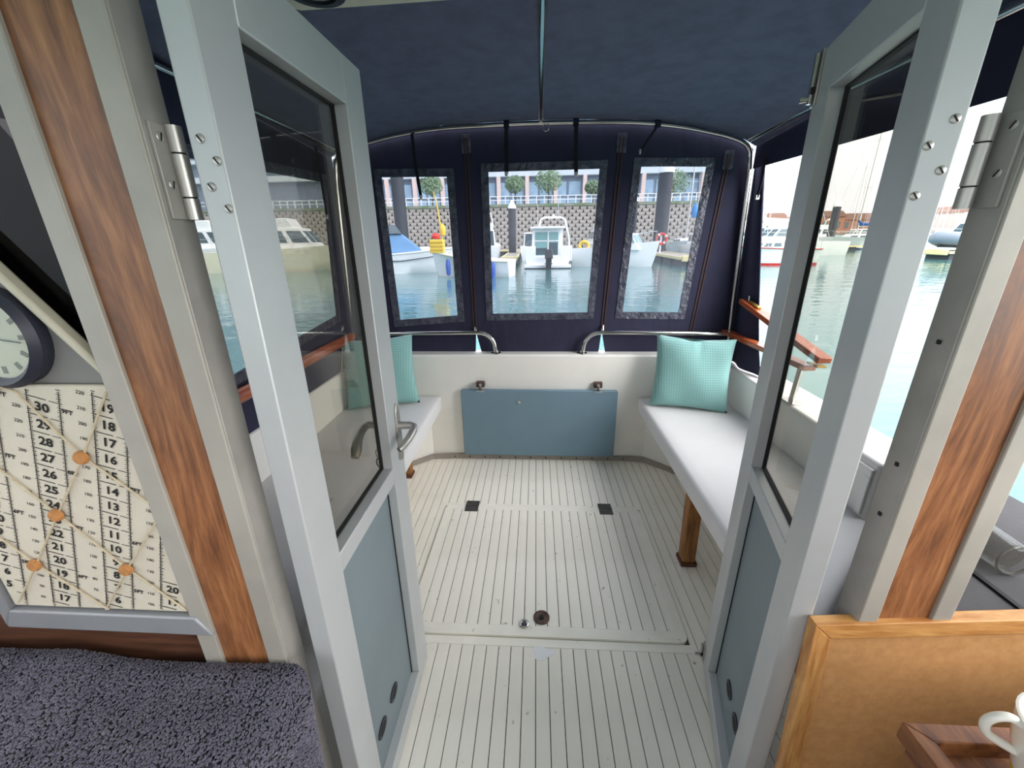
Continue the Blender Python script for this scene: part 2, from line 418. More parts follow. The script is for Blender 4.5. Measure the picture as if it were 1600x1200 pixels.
# ------------------------------------------------------------------ doors and their frame
def doorT(o, sdir, ddir):
    o = Vector(o); sdir = Vector(sdir); ddir = Vector(ddir)
    return lambda p: tuple(o + sdir*p[0] + ddir*p[1] + Vector((0,0,1))*p[2])      # (s, depth, z)
def make_door(name, label, org, sdir, ddir, W, z1):
    T = doorT(org, sdir, ddir); t = thing(name, label, None, (org[0]+sdir[0]*W/2, org[1]+sdir[1]*W/2, 0)); t['kind'] = 'structure'
    TH, hs, fs, zb, zt, m0, m1 = .036, .080, W-.088, .065, z1-.083, .757, .800
    def b(nm, m, s0, s1, d0, d1, a, c, par=t, bev=.0022): return MB(T).box(s0,s1,d0,d1,a,c).build(nm, m, par, bev)
    b('hinge_stile', alu, 0, hs, 0, TH, .012, z1)
    b('lock_stile', alu, fs, W, 0, TH, .012, z1)
    b('top_rail', alu, hs, fs, 0, TH, zt, z1)
    b('middle_rail', alu, hs, fs, 0.001, TH, m0, m1)
    b('bottom_rail', alu, hs, fs, 0, TH, .012, zb)
    g = b('glass_pane', doorglass, hs-.003, fs+.003, .0285, .0315, m1-.003, zt+.003, bev=0)
    gk = MB(T); e = .004
    for s0,s1,a,c in ((hs,hs+e,m1,zt),(fs-e,fs,m1,zt),(hs,fs,m1,m1+e),(hs,fs,zt-e,zt)): gk.box(s0,s1,.025,.034,a,c)
    gk.build('gasket', black, g)
    p = b('lower_panel', doorp, hs-.002, fs+.002, .024, .030, zb-.002, m0+.002, bev=0)
    gk = MB(T); e = .003
    for s0,s1 in ((hs,hs+e),(fs-e,fs)): gk.box(s0,s1,.0215,.026,zb,m0)
    gk.build('gasket', black, p)
    for s0 in (.155, .242):
        def ell(p_, s0=s0): return T((s0+p_[0], .0, .178+p_[1]))
        pts = [(s0+.026*math.cos(2*math.pi*k/20), .178+.020*math.sin(2*math.pi*k/20)) for k in range(20)]
        mb = MB(T); mb.hexa([(a,.0235,c) for a, c in pts], [(a,.0205,c) for a, c in pts]); v = mb.build('vent', dgrey, p)
        pts2 = [(s0+.018*math.cos(2*math.pi*k/20), .178+.013*math.sin(2*math.pi*k/20)) for k in range(20)]
        MB(T).hexa([(a,.0206,c) for a, c in pts2], [(a,.0200,c) for a, c in pts2]).build('vent_hole', black, v)
    return t, T
doorL, TL = make_door('door_1', 'open aluminium door with lever handle and hanging keys', (-.362,.512,0), (0,1,0), (-1,0,0), .468, 1.680)
_a = math.radians(14.4)
doorR, TR = make_door('door_2', 'open aluminium door with a sliding bolt at its free corner', (.453,.575,0), (math.sin(_a),math.cos(_a),0), (math.cos(_a),-math.sin(_a),0), .462, 1.692)
def screw(c, ax, parent, r=.0058):
    """slotted screw head; c centre, ax outward normal"""
    ax = Vector(ax).normalized(); c = Vector(c); mb = MB()
    mb.tube([c-ax*.001, c+ax*.0006, c+ax*.0012], [r,r,r*.8], 16); o = mb.build('screw', satin, parent, smooth=True)
    u = (Vector((0,0,1))+ax.orthogonal().normalized()*.6); u = (u-ax*u.dot(ax)).normalized()
    MB().bar(c+ax*.0012-u*r*.8, c+ax*.0012+u*r*.8, .0016, .0012, ax).build('slot', black, parent)
def hinge(door, px, py, s_, fx, fy0, fy1):
    """butt hinge: knuckle at (px,py), leaf on door edge and leaf on frame"""
    z0, z1 = 1.378, 1.480
    h = MB(); h.tube([(px,py,z0),(px,py,z0+.024)], .0088, 16); h.tube([(px,py,z0+.026),(px,py,z0+.072)], .0088, 16); h.tube([(px,py,z0+.074),(px,py,z1)], .0088, 16)
    h = h.build('hinge', satin, door, smooth=True)
    MB().tube([(px,py,z0+.002),(px,py,z1-.002)], .0074, 12).build('hinge_pin', black, h, smooth=True)
    MB().box(min(fx,fx-s_*.004),max(fx,fx-s_*.004),fy0,fy1+.004,z0,z1).build('frame_leaf', jambm, h, .0008)
    for z in (1.466, 1.416): screw((fx-s_*.004, (fy0+fy1)/2-.002, z), (-s_,0,0), h, .0055)
    return h
hl = hinge(doorL, -.4255, .527, -1, -.4345, .500, .526)
for x, z in ((-.384,1.463),(-.370,1.440),(-.384,1.413),(-.369,1.389)): screw((x,.5115,z), (0,-1,0), hl, .0052)
hr = hinge(doorR, .5335, .588, 1, .550, .560, .587)
for s_, z in ((.0255,1.473),(.0075,1.447),(.0265,1.420),(.0085,1.393)):
    c = TR((0,s_,z)); screw(c, (-math.sin(_a),-math.cos(_a),0), hr, .0052)
# lever handles on the starboard door
T = TL
pl = [(.428,.80),(.437,.793),(.447,.793),(.456,.80),(.458,.86),(.458,.93),(.452,.948),(.442,.957),(.436,.948),(.430,.93),(.428,.86)]
for d0, d1 in ((-.005,0),(.036,.041)):
    esc = MB(T).hexa([(a,d1,c) for a, c in pl],[(a,d0,c) for a, c in pl]).build('handle_plate', satin, doorL, .0015)
    if d0 < 0:
        MB(T).box(.440,.446,-.0057,-.005,.822,.840).build('keyhole', black, esc)
        MB(T).tube([(.443,.0,.893),(.443,-.022,.893),(.443,-.036,.894),(.437,-.046,.893),(.425,-.048,.889),(.395,-.044,.880),(.368,-.036,.872),(.356,-.030,.868)],
                   [.011,.0095,.0095,.010,.010,.0095,.0095,.007], 14).build('lever', satin, doorL, smooth=True)
    else:
        MB(T).tube([(.443,.036,.893),(.443,.062,.893),(.441,.076,.894),(.432,.083,.892),(.410,.086,.886),(.385,.084,.877),(.362,.080,.864),(.346,.078,.850)],
                   [.011,.0095,.0095,.010,.0105,.0115,.0135,.010], 14).build('lever', satin, doorL, smooth=True)
kb = MB(T).tube([(.443,.041,.828),(.443,.052,.828)], .0035, 8).build('key', dsteel, doorL)
ringpts = lambda cx, cz, r, d: [(cx+r*math.cos(2*math.pi*k/16)*.35, d+r*math.cos(2*math.pi*k/16)*.9, cz+r*math.sin(2*math.pi*k/16)) for k in range(16)]
MB(T).tube(ringpts(.443,.830,.0085,.054), .0022, 8, True).build('key_bow', dsteel, kb, smooth=True)
MB(T).tube(ringpts(.443,.806,.017,.056), .0010, 6, True).build('key_ring', dsteel, kb, smooth=True)
MB(T).tube(ringpts(.443,.778,.016,.058), .0022, 8, True).build('key_bow', dsteel, kb, smooth=True)
MB(T).box(.441,.445,.052,.062,.735,.765).build('key_blade', dsteel, kb)
# sliding bolts on the port door's free edge
T = TR
for zc, nm in ((1.645,'top_bolt'), (.055,'bottom_bolt')):
    hb = .048 if zc > 1 else .030
    o = MB(T).box(.437,.4625,-.004,0,zc-hb,zc+hb).build(nm, satin, doorR, .001)
    MB(T).tube([(.450,-.009,zc-hb*.9),(.450,-.009,zc+hb*.9)], .005, 10).build('bolt_rod', steel, o, smooth=True)
    MB(T).box(.443,.457,-.012,-.004,zc-hb*.55,zc-hb*.3).build('bolt_guide', black, o)
    MB(T).tube([(.450,-.010,zc-hb*.72),(.452,-.026,zc-hb*.72)], [.004,.0055], 10).build('bolt_knob', steel, o, smooth=True)

# bulkhead frames: silver edge, teak laminate, silver edge, jamb
def post(name, label, xs, y0, sgn):
    t = thing(name, label, None, ((xs[0]+xs[3])/2, y0, -.25)); t['kind'] = 'structure'
    f = lambda nm, m, a, b, ya, yb, bev=.002: MB().box(min(a,b),max(a,b),ya,yb,-.25,1.93).build(nm, m, t, bev)
    f('outer_edge', aluw, xs[0], xs[1], y0-.010, y0+.030)
    f('wood_panel', lam, xs[1], xs[2], y0-.004, y0+.030, 0)
    f('inner_edge', aluw, xs[2], xs[3], y0-.010, y0+.030)
    f('jamb', jambm, xs[3]-sgn*.004, xs[3]+sgn*.001, y0-.006, y0+.036, .001)
    return t
postL = post('trim_2', 'teak laminate door post with silver edges beside the memo board', (-.587,-.554,-.469,-.4355,-.407), .50, 1)
postR = post('trim_3', 'teak laminate door post with silver edges above the fibreboard', (.697,.666,.582,.551,.517), .56, -1)
for z in (1.21, 1.02, .93):
    MB().box(.5475,.5495,.572,.577,z-.003,z+.003).build('screw_hole', black, postR)
MB().box(-.407,.517,.50,.60,-.25,.004).build('door_sill', aluw, None, .003, origin=(.05,.55,-.25))
tag(bpy.data.objects['door_sill'], 'aluminium threshold below the open doors', kind='structure')
hd = bx('wall_header', gelin, (-1.27,1.29,.50,.60,1.74,1.96)); tag(hd, kind='structure')

# ------------------------------------------------------------------ saloon shell (mostly behind and beside the camera)
sf = bx('floor_saloon', brownw, (-1.35,1.35,-2.0,.50,-.30,-.25)); tag(sf, kind='structure')
rf = bx('ceiling', mat('cream_headlining', (226,220,200), .7, var=.05, vscale=4), (-1.27,1.29,-2.0,.62,1.96,2.02)); tag(rf, kind='structure')
ov = MB().prism([(-1.27,.62),(1.29,.62),(1.29,1.20),(.2,1.285),(-1.27,1.345)], 'z', 1.925, 2.02).build('roof_overhang', mat('cream_headlining', (226,220,200)), None, .01, origin=(0,1.0,1.925))
tag(ov, 'cream roof overhang above the open doors', kind='structure')
for s_ in (-1, 1):
    o = MB().box(s_*1.33-.03,s_*1.33+.03,-2.0,.50,-.3,.98).box(s_*1.33-.03,s_*1.33+.03,-2.0,.50,1.78,1.96).box(s_*1.33-.03,s_*1.33+.03,-.75,-.65,.98,1.78).build('wall_saloon_%s' % ('left' if s_<0 else 'right'), gelin, None, origin=(s_*1.33,-.75,-.3))
    tag(o, kind='structure')
fw = MB().box(-1.36,1.36,-2.05,-2.0,-.3,1.05).box(-1.36,1.36,-2.05,-2.0,1.76,1.96).box(-.06,.06,-2.05,-2.0,1.05,1.76).build('wall_front', gelin, None, origin=(0,-2,-.3)); tag(fw, kind='structure')
bl = MB().box(-1.3,-.55,.505,.56,-.25,.712).box(-1.3,-.93,.505,.56,.712,1.96).build('wall_bulkhead_left', brownw, None, origin=(-.9,.53,-.25)); tag(bl, kind='structure')
br = MB().box(.66,1.3,.565,.60,-.25,.655).box(1.16,1.3,.565,.60,.655,1.96).build('wall_bulkhead_right', lining, None, origin=(.98,.58,-.25)); tag(br, kind='structure')
# starboard bulkhead window: grey frame, dark tinted glass
gfr = mat('dull_window_frame', (150,152,156), .5, .3, var=.1, vscale=8)
wf = thing('window_1', 'dark tinted bulkhead window in a grey frame behind the memo board', None, (-.76,.52,.712)); wf['kind'] = 'structure'
MB().prism([(-.935,.712),(-.552,.712),(-.575,.752),(-.915,.752)], 'y', .486, .53).build('frame_bottom', gfr, wf, .003)
MB().prism([(-.935,.712),(-.915,.752),(-.915,1.9),(-.935,1.9)], 'y', .486, .53).build('frame_side', gfr, wf, .003)
MB().box(-.915,-.585,.520,.525,.752,1.9).build('glass_pane', darkglass, wf)
tp = MB().prism([(-.915,1.10),(-.583,1.10),(-.583,1.172),(-.915,1.62)], 'y', .506, .516).build('wall_trim_panel', greypan, None, origin=(-.75,.51,1.1)); tag(tp, kind='structure')
db = MB().bar((-.915,.503,1.630),(-.574,.503,1.168), .012, .018, (0,-1,0)).build('trim_4', creamtrim, None, .004, origin=(-.7,.5,1.3)); tag(db, kind='structure')
# port corner shelf with charcoal lining
sh = MB().prism([(.70,.605),(1.29,.605),(1.29,1.13)], 'z', .660, .675).build('floor_shelf', lining, None, .002, origin=(1.0,.8,.66)); tag(sh, 'charcoal lined corner shelf behind the door post', kind='structure')
sb_ = MB().bar((.920,.612,.677),(.920,.80,.677), .010, .006).build('trim_5', black, None, origin=(.93,.7,.675)); tag(sb_, kind='structure')
sw = MB().prism([(.665,.602),(.700,.602),(1.30,1.14),(1.30,1.175)], 'z', -.25, 1.60).build('wall_corner_shelf', lining, None, origin=(1,.9,-.25)); tag(sw, kind='structure')

# ------------------------------------------------------------------ benches
def bench(name, label, s_, y0n, y0w, y1, xi, xw):
    t = thing(name, label, 'bench', (s_*(xi+xw)/2, (y0n+y1)/2, 0))
    rows = []
    prof = [(0,.375),(0,.432),(.006,.444),(.02,.450),(.06,.452)]
    # cushion as a loft across the bench: front lip rounded, slight crown
    ys = [0,.01,.03,.1,.25,.4,.55,.7,.85,.95,.985,1]
    for k, u in enumerate(ys):
        edge = .012 if k in (0, len(ys)-1) else (.004 if k in (1, len(ys)-2) else 0)
        r = []
        for dx, z in prof + [((xw-xi)*.5,.456),((xw-xi)-.06,.452),((xw-xi),.448),((xw-xi),.375)]:
            fr = dx/(xw-xi); yn = y0n+(y0w-y0n)*fr
            zz = z-edge if z > .43 else z
            r.append((s_*(xi+dx+(edge if dx == 0 else 0)), yn+(y1-yn)*u, zz))
        rows.append(r)
    MB().loft(rows, True, True).build('seat_cushion', vinyl, t, smooth=True, angle=70)
    MB().prism([(s_*(xi+.02),y0n+.01),(s_*(xi+.02),y1),(s_*xw,y1),(s_*xw,y0w+.01)], 'z', .355, .375).build('seat_board', gelin, t)
    return t
bR = bench('bench_seat', 'white vinyl bench on a wooden leg along the open side', 1, .70, 1.15, 2.325, .612, 1.098)
bL = bench('bench_seat', 'white vinyl bench below the curtained side, beside the keys', -1, .72, .72, 2.325, .575, 1.088)
lg = MB().hexa([(.640,1.445,.018),(.695,1.445,.018),(.695,1.50,.018),(.640,1.50,.018)],[(.632,1.45,.356),(.690,1.45,.356),(.690,1.50,.356),(.632,1.50,.356)]).build('leg', legw, bR, .004)
MB().box(.634,.701,1.438,1.507,.0005,.020).build('foot', mat('dark_stained_foot', (92,52,34), .6), lg, .002)
lg = MB().box(-.80,-.745,2.09,2.145,.018,.356).build('leg', legw, bL, .004)
MB().box(-.806,-.739,2.083,2.152,.0005,.020).build('foot', MATS['dark_stained_foot'], lg, .002)
o = MB().box(-1.09,-.50,.56,.78,0,.352).build('wall_step_left', gel, None, .01, origin=(-.8,.67,0)); tag(o, 'white moulded step at the cabin end of the curtained side', kind='structure')
# white locker frame in the coaming by the port door
lf = thing('coaming_locker', 'white framed locker front below the coaming beside the door', 'locker', (1.095,1.3,.47))
MB().box(1.088,1.10,1.21,1.50,.60,.63).build('frame_top', gel, lf, .003); MB().box(1.088,1.10,1.21,1.235,.46,.60).build('frame_side', gel, lf, .003)
MB().box(1.094,1.10,1.235,1.50,.46,.60).build('panel', gelin, lf)

# cushions
def pillow(name, label, c, w, h, th, rz, lean, roll, seed):
    n = 22; rr = random.Random(seed); rows = []; V = []; F = []
    ph = [rr.uniform(0,6) for _ in range(6)]
    for side in (1, -1):
        for i in range(n+1):
            for j in range(n+1):
                u, v = i/n*2-1, j/n*2-1
                e = max(0, (1-abs(u)**2.6))*max(0, (1-abs(v)**2.6))
                pinch = 1-.07*(1-abs(v)**2)*abs(u)**4; pv = 1-.07*(1-abs(u)**2)*abs(v)**4
                x = u*w/2*pinch; z = v*h/2*pv
                d = th/2*e**.55 + .005*math.sin(5*u+ph[0]+3*v)*e + .006*math.sin(9*v*u+ph[1])*e**.4*(1-e)
                d += .010*math.exp(-((u-.1)*6)**2-((v-.9)*3)**2)*math.sin(20*u+ph[2])
                if side == 1 and j == n: z -= .012*math.exp(-((u+.05)*4)**2)
                V.append((x, side*d*-1, z+h/2))
    m = (n+1)**2
    for sd_ in (0, 1):
        for i in range(n):
            for j in range(n):
                q = (i*(n+1)+j, (i+1)*(n+1)+j, (i+1)*(n+1)+j+1, i*(n+1)+j+1)
                F.append(tuple(x+sd_*m for x in q))
    M = Matrix.Rotation(rz,4,'Z') @ Matrix.Rotation(lean,4,'X') @ Matrix.Rotation(roll,4,'Y')
    mb = MB(); mb.add([tuple(M @ Vector(p) + Vector(c)) for p in V], F)
    o = mb.build(name, cushm, None, smooth=True, origin=c, angle=180)
    bm = bmesh.new(); bm.from_mesh(o.data); bmesh.ops.remove_doubles(bm, verts=bm.verts[:], dist=.0008); bmesh.ops.recalc_face_normals(bm, faces=bm.faces[:]); bm.to_mesh(o.data); bm.free()
    for p in o.data.polygons: p.use_smooth = True
    return tag(o, label, 'cushion', 'aqua cushions on the benches')
def check_cloth():
    m = MATS['aqua_cushion_cotton']; nt = m.node_tree; N = nt.nodes; L = nt.links; b = N['Principled BSDF']
    tc = N.new('ShaderNodeTexCoord'); w = N.new('ShaderNodeTexWave'); w.inputs['Scale'].default_value = 26; w.bands_direction = 'X'
    w2 = N.new('ShaderNodeTexWave'); w2.inputs['Scale'].default_value = 26; w2.bands_direction = 'Z'
    L.new(tc.outputs['Object'], w.inputs[0]); L.new(tc.outputs['Object'], w2.inputs[0])
    mx = N.new('ShaderNodeMath'); mx.operation = 'MAXIMUM'; L.new(w.outputs['Fac'], mx.inputs[0]); L.new(w2.outputs['Fac'], mx.inputs[1])
    cr = N.new('ShaderNodeValToRGB'); e = cr.color_ramp.elements; e[0].position = .5; e[0].color = (*lin((116,168,164)),1); e[1].position = 1; e[1].color = (*lin((146,188,184)),1)
    L.new(mx.outputs[0], cr.inputs[0]); L.new(cr.outputs[0], b.inputs['Base Color'])
check_cloth()
pillow('cushion', 'checked aqua cushion leaning in the corner below the teak rail gate', (.835,2.12,.452), .40, .40, .13, math.radians(-14), math.radians(-15), math.radians(1), 3)
pillow('cushion', 'checked aqua cushion leaning in the corner behind the lever handle', (-.865,2.12,.452), .40, .40, .13, math.radians(14), math.radians(-15), math.radians(-2), 5)

# ------------------------------------------------------------------ canopy: hoop, roof canvas, curtains
HY = 2.385
def arc(pts, k=6):
    """Catmull-Rom through points"""
    P = [Vector(p) for p in pts]; P = [2*P[0]-P[1]]+P+[2*P[-1]-P[-2]]; out = []
    for i in range(1, len(P)-2):
        for j in range(k):
            t = j/k; a, b, c, d = P[i-1], P[i], P[i+1], P[i+2]
            out.append(.5*((2*b)+(c-a)*t+(2*a-5*b+4*c-d)*t*t+(3*b-a-3*c+d)*t**3))
    out.append(P[-2]); return out
hoopxz = [(1.125,.66),(1.118,.80),(1.10,1.2),(1.084,1.6),(1.076,1.70),(1.068,1.745),(1.045,1.78),(.99,1.806),(.88,1.835),(.72,1.866),(.5,1.890),(.25,1.897),(0,1.900)]
hoopxz = hoopxz + [(-x, z) for x, z in reversed(hoopxz[:-1])]
hoop = thing('canopy_hoop', 'stainless steel hoop arching over the stern and carrying the canopy', 'canopy frame', (0,HY,.655))
MB().tube(arc([(x,HY,z) for x, z in hoopxz], 5), .0115, 12).build('tube', steel, hoop, smooth=True)
for x in (1.125,-1.125):
    if x > 0: MB().lathe([(0,0),(.034,0),(.034,.006),(.018,.010),(.016,.05),(0,.05)], (x,HY,.655), 18).build('foot', steel, hoop, smooth=True)
for x, z in ((-.155,1.899),(.195,1.899),(.60,1.882)):
    MB().tube([(x-.014,HY,z),(x+.014,HY,z)], .018, 10).build('webbing_wrap', navyd, hoop)
MB().tube([(.045+.016*math.cos(a),HY-.01,1.878+.016*math.sin(a)) for a in [2*math.pi*k/14 for k in range(14)]], .0018, 6, True).build('ring', steel, hoop, smooth=True)
MB().tube([(.020,HY,1.912),(.016,2.0,1.925),(.014,1.75,1.928),(.013,1.30,1.930),(.013,1.24,1.93)], .0125, 12).build('canopy_ridge_tube', steel, None, smooth=True, origin=(.015,1.8,1.92))
tag(bpy.data.objects['canopy_ridge_tube'], 'slim stainless tube along the middle of the canvas ceiling', 'tube')
for s_ in (1, -1):
    t = MB().tube([(s_*1.058,HY-.005,1.800),(s_*1.07,2.0,1.818),(s_*1.075,1.5,1.825),(s_*1.075,.75,1.825)], .0115, 12).build('canopy_side_tube', steel, None, smooth=True, origin=(s_*1.07,1.5,1.82))
    tag(t, 'stainless canopy tube above the open side' if s_ > 0 else 'stainless canopy tube above the curtained side', 'tube')
# canvas roof: rows of the arch profile from stern to the overhang
def archz(x, lift=0.):
    ax = abs(x); P = [(0,1.914),(.25,1.911),(.5,1.904),(.72,1.880),(.88,1.850),(.99,1.822),(1.05,1.800),(1.10,1.772)]
    for (a, za), (b, zb) in zip(P[:-1], P[1:]):
        if ax <= b: return za+(zb-za)*(ax-a)/(b-a)+lift
    return P[-1][1]+lift
xs = [-1.10+i*2.2/40 for i in range(41)]
rows = []
for k in range(19):
    y = .64+k*(2.40-.64)/18; f = min(1, max(0, (y-.9)/1.5)); rows.append([(x, y, (archz(x, .006)*f+(1-f)*(1.945-.10*max(0,abs(x)-.8)**1.2*3.2)) - .006*math.sin(math.pi*f)*math.cos(x*1.4)) for x in xs])
cr_ = thing('canvas_canopy', 'dark navy canvas canopy stretched over the cockpit', 'canopy', (0,1.5,1.9))
o = MB().loft(rows, cap=False).build('roof', navy, cr_, smooth=True)
o.modifiers.new('thickness', 'SOLIDIFY').thickness = .004
# side valances
o = sheet('valance', navyd, [(.64,1.86),(2.40,1.80),(2.40,1.672),(1.55,1.655),(.64,1.645)], [], lambda a, b: (1.105,a,b), cr_)
# aft curtain
cur = thing('aft_curtain', 'dark navy canvas curtain with three clear windows across the stern', 'curtain', (0,2.425,.7))
Q = {'L': [(-.842,1.677),(-.484,1.672),(-.469,.923),(-.823,.897)], 'C': [(-.258,1.690),(.330,1.693),(.302,.938),(-.256,.932)], 'R': [(.545,1.699),(.878,1.691),(.828,.936),(.507,.940)]}
slits = [[(-.362,.820),(-.320,.640),(-.372,.640)], [(.392,.830),(.432,.640),(.376,.640)]]
top = [(x, archz(x, -.004)) for x in [1.10-.055*i for i in range(41)]]
outer = [(-1.13,.64),(1.14,.64),(1.125,1.2)] + top + [(-1.115,1.2)]
place = lambda a, b: (a, 2.425, b)
sheet('canvas', navyd, outer, [list(q) for q in Q.values()]+slits, place, cur)
for q in Q.values():
    wb_ = sheet('window_border', welt, ring_quad(q, .040), [list(q)], lambda a, b: (a, 2.4205, b), cur, .002)
    sheet('window_pane', clearvinyl, ring_quad(q, .004), [], lambda a, b: (a, 2.4255, b), cur, .001)
for (xa, za), (xb, zb) in (((-.372,1.850),(-.366,.83)), ((.436,1.835),(.398,.84)), ((.985,1.745),(.905,.72)), ((-.985,1.745),(-.93,.72))):
    for dx in (-.008, .008):
        MB().bar((xa+dx,2.4195,za),(xb+dx,2.4195,zb), .0075, .003, (0,1,0)).build('zip', zipm, cur)
    MB().bar((xa,2.4205,za+.02),(xa,2.4205,za-.07), .05, .003, (0,1,0)).build('zip_flap', welt, cur)
MB().tube([(-.366,2.412,.855),(-.362,2.405,.835),(-.36,2.402,.815)], [.004,.010,.012], 10).build('zip_end', steel, cur, smooth=True)
MB().tube([(.397,2.412,.865),(.394,2.405,.840),(.392,2.402,.815)], [.004,.010,.012], 10).build('zip_end', steel, cur, smooth=True)
def strap(label, pts, w=.020, along='x'):
    t = thing('roll_up_strap', label, 'strap', pts[0], 'roll-up straps of the canopy')
    mb = MB()
    for a, b in zip(pts[:-1], pts[1:]): mb.bar(a, b, w, .003, (0,1,0) if along == 'x' else (1,0,0))
    mb.build('webbing', mat('black_webbing', (22,22,32), .9), t)
    p = Vector(pts[-1]); MB().box(p.x-w*.4,p.x+w*.4,p.y-.006,p.y+.006,p.z-.010,p.z+.012).build('buckle', satin, t, .002)
strap('black strap hanging over the upper corner of the middle window beside the ridge tube', [(-.155,HY-.02,1.89),(-.158,2.395,1.75),(-.160,2.40,1.675)])
strap('black strap hanging over the middle window next to the wider curtain gap', [(.195,HY-.02,1.89),(.200,2.395,1.75),(.207,2.40,1.665)])
strap('short black strap hanging slanted above the port curtain window', [(.60,HY-.02,1.875),(.55,2.395,1.80),(.528,2.40,1.762)], .012)
strap('long black strap dangling in front of the starboard curtain window', [(-.640,HY-.02,1.865),(-.640,2.395,1.70),(-.628,2.40,1.57)], .016)
strap('black strap dangling below the valance in the open side', [(1.09,2.26,1.70),(1.088,2.255,1.60),(1.078,2.25,1.525)], .022, 'y')
# port side curtain gathered at the hoop
rows = []
for k in range(9):
    z = .66+k*(1.70-.66)/8; ye = 2.05+(2.36-2.05)*((z-.66)/1.04)**.8; r = []
    for j in range(15):
        u = j/14; y = 2.425+(ye-2.425)*u; r.append((1.125+.018*math.sin(u*9)*(.3+u)+.02*(1-(z-.66)), y, z))
    rows.append(r)
o = MB().loft(rows, cap=False).build('side_curtain', navyd, None, smooth=True, origin=(1.13,2.25,.66)); o.modifiers.new('t','SOLIDIFY').thickness = .004
tag(o, 'narrow navy canvas curtain bunched beside the hoop at the open side', 'curtain')
# starboard side curtain with long clear window
sc_ = thing('side_curtain', 'navy canvas side curtain with a long clear window above the teak handrail', 'curtain', (-1.105,1.5,.66))
win = [(1.22,1.60),(2.27,1.64),(2.20,.965),(1.22,.885)]
gap = [(.900,1.60),(.960,1.60),(.958,1.50)]
sheet('canvas', navyd, [(.64,.64),(2.42,.64),(2.42,1.78),(1.5,1.84),(.64,1.86)], [win, gap], lambda a, b: (-1.105,a,b), sc_)
sheet('window_border', welt, ring_quad(win, .04), [list(win)], lambda a, b: (-1.1015,a,b), sc_, .002)
sheet('window_pane', clearvinyl2, ring_quad(win, .004), [], lambda a, b: (-1.1055,a,b), sc_, .001)
strap('black strap hanging beside the long side window seen through the door glass', [(-1.085,2.22,1.80),(-1.08,2.215,1.60),(-1.075,2.205,1.47)], .018, 'y')
# round fitting under the roof overhang
lt_ = thing('ceiling_fitting', 'dark ringed round fitting on the cream roof overhang', 'fitting', (-.535,1.205,1.925))
MB().lathe([(.050,0),(.075,0),(.072,-.012),(.052,-.014)], (-.535,1.205,1.925), 32, 'z', True).build('ring', dgrey, lt_, smooth=True)
MB().lathe([(0,-.002),(.052,-.004),(.048,-.008),(0,-.012)], (-.535,1.205,1.925), 32).build('lens', mat('pale_lens', (150,160,160), .2), lt_, smooth=True)

# ------------------------------------------------------------------ rails and teak
def rail(label, xo, xb, xe, rad=.10):
    t = thing('stern_rail', label, 'rail', ((xo+xe)/2,2.385,.70)); s_ = 1 if xe > xb else -1
    pts = [(xo,2.385,.815)] + [(xo+(xb-xo)*k/4,2.385,.818+.008*k/4) for k in range(1,5)]
    d = 1 if xe > xb else -1
    w = abs(xe-xb)
    for k in range(1, 9):
        a = math.pi/2*k/8; pts.append((xb+d*w*math.sin(a), 2.385, .826-.09*(1-math.cos(a))))
    pts.append((xe+d*.006,2.385,.700))
    MB().tube(pts, .0125, 12).build('tube', steel, t, smooth=True)
    MB().lathe([(0,0),(.030,0),(.030,.004),(.017,.008),(.016,.018),(0,.018)], (xe+d*.006,2.385,.70), 18).build('foot', steel, t, smooth=True)
    for k in range(3):
        a = 2*math.pi*k/3; MB().lathe([(0,.004),(.004,.004),(.003,.007),(0,.007)], (xe+d*.006+.023*math.cos(a),2.385+.023*math.sin(a),.70), 8).build('screw', dsteel, t)
rail('bent stainless rail ending between the starboard and middle curtain windows', -1.10, -.345, -.245)
rail('bent stainless rail ending between the middle and port curtain windows', 1.11, .385, .285)
# teak gate rails at the open side
g1 = thing('teak_gate_rail', 'flat varnished teak rail joining the hoop leg and the stanchion', 'handrail', (1.14,2.0,.80))
MB().bar((1.10,2.40,.828),(1.135,1.68,.828), .052, .024).build('plank', teak, g1, .004)
g2 = thing('teak_gate_rail', 'teak rail end raised on a slant above the flat rail, brass fitting on top', 'handrail', (1.14,2.0,.9))
MB().bar((1.125,2.30,1.018),(1.152,1.63,.875), .056, .026).build('plank', teak, g2, .004)
MB().bar((1.127,2.24,1.024),(1.130,2.14,1.003), .020, .010).build('fitting', brass, g2, .002)
MB().tube([(1.127,2.25,1.02),(1.127,2.252,1.05)], .004, 8).build('pin', steel, g2)
MB().bar((1.148,1.70,.848),(1.150,1.635,.848), .040, .010).build('hinge_leaf', brass, g2, .002)
st = thing('stanchion', 'stainless stanchion carrying the teak rail on the coaming', 'stanchion', (1.13,1.74,.655))
MB().tube([(1.13,1.74,.655),(1.135,1.735,.82)], .0125, 12).build('post', steel, st, smooth=True)
MB().prism([(x+1.13, y+1.74) for x, y in rrect(-.028,.028,-.045,.045,.02)], 'z', .655, .661).build('base_plate', steel, st, .001)
# starboard teak handrail
g3 = thing('teak_handrail', 'rounded varnished teak handrail below the long clear window', 'handrail', (-1.07,1.6,.80))
MB().tube([(-1.062,2.27,.832),(-1.060,2.24,.832),(-1.068,1.9,.829),(-1.072,1.5,.827),(-1.074,1.0,.825),(-1.074,.8,.825)], [.018,.026,.027,.027,.027,.026], 12).build('grip', teak, g3, smooth=True)
for y in (2.15, 1.45): MB().tube([(-1.10,y,.655),(-1.085,y,.74),(-1.070,y,.815)], .010, 10).build('bracket', steel, g3, smooth=True)

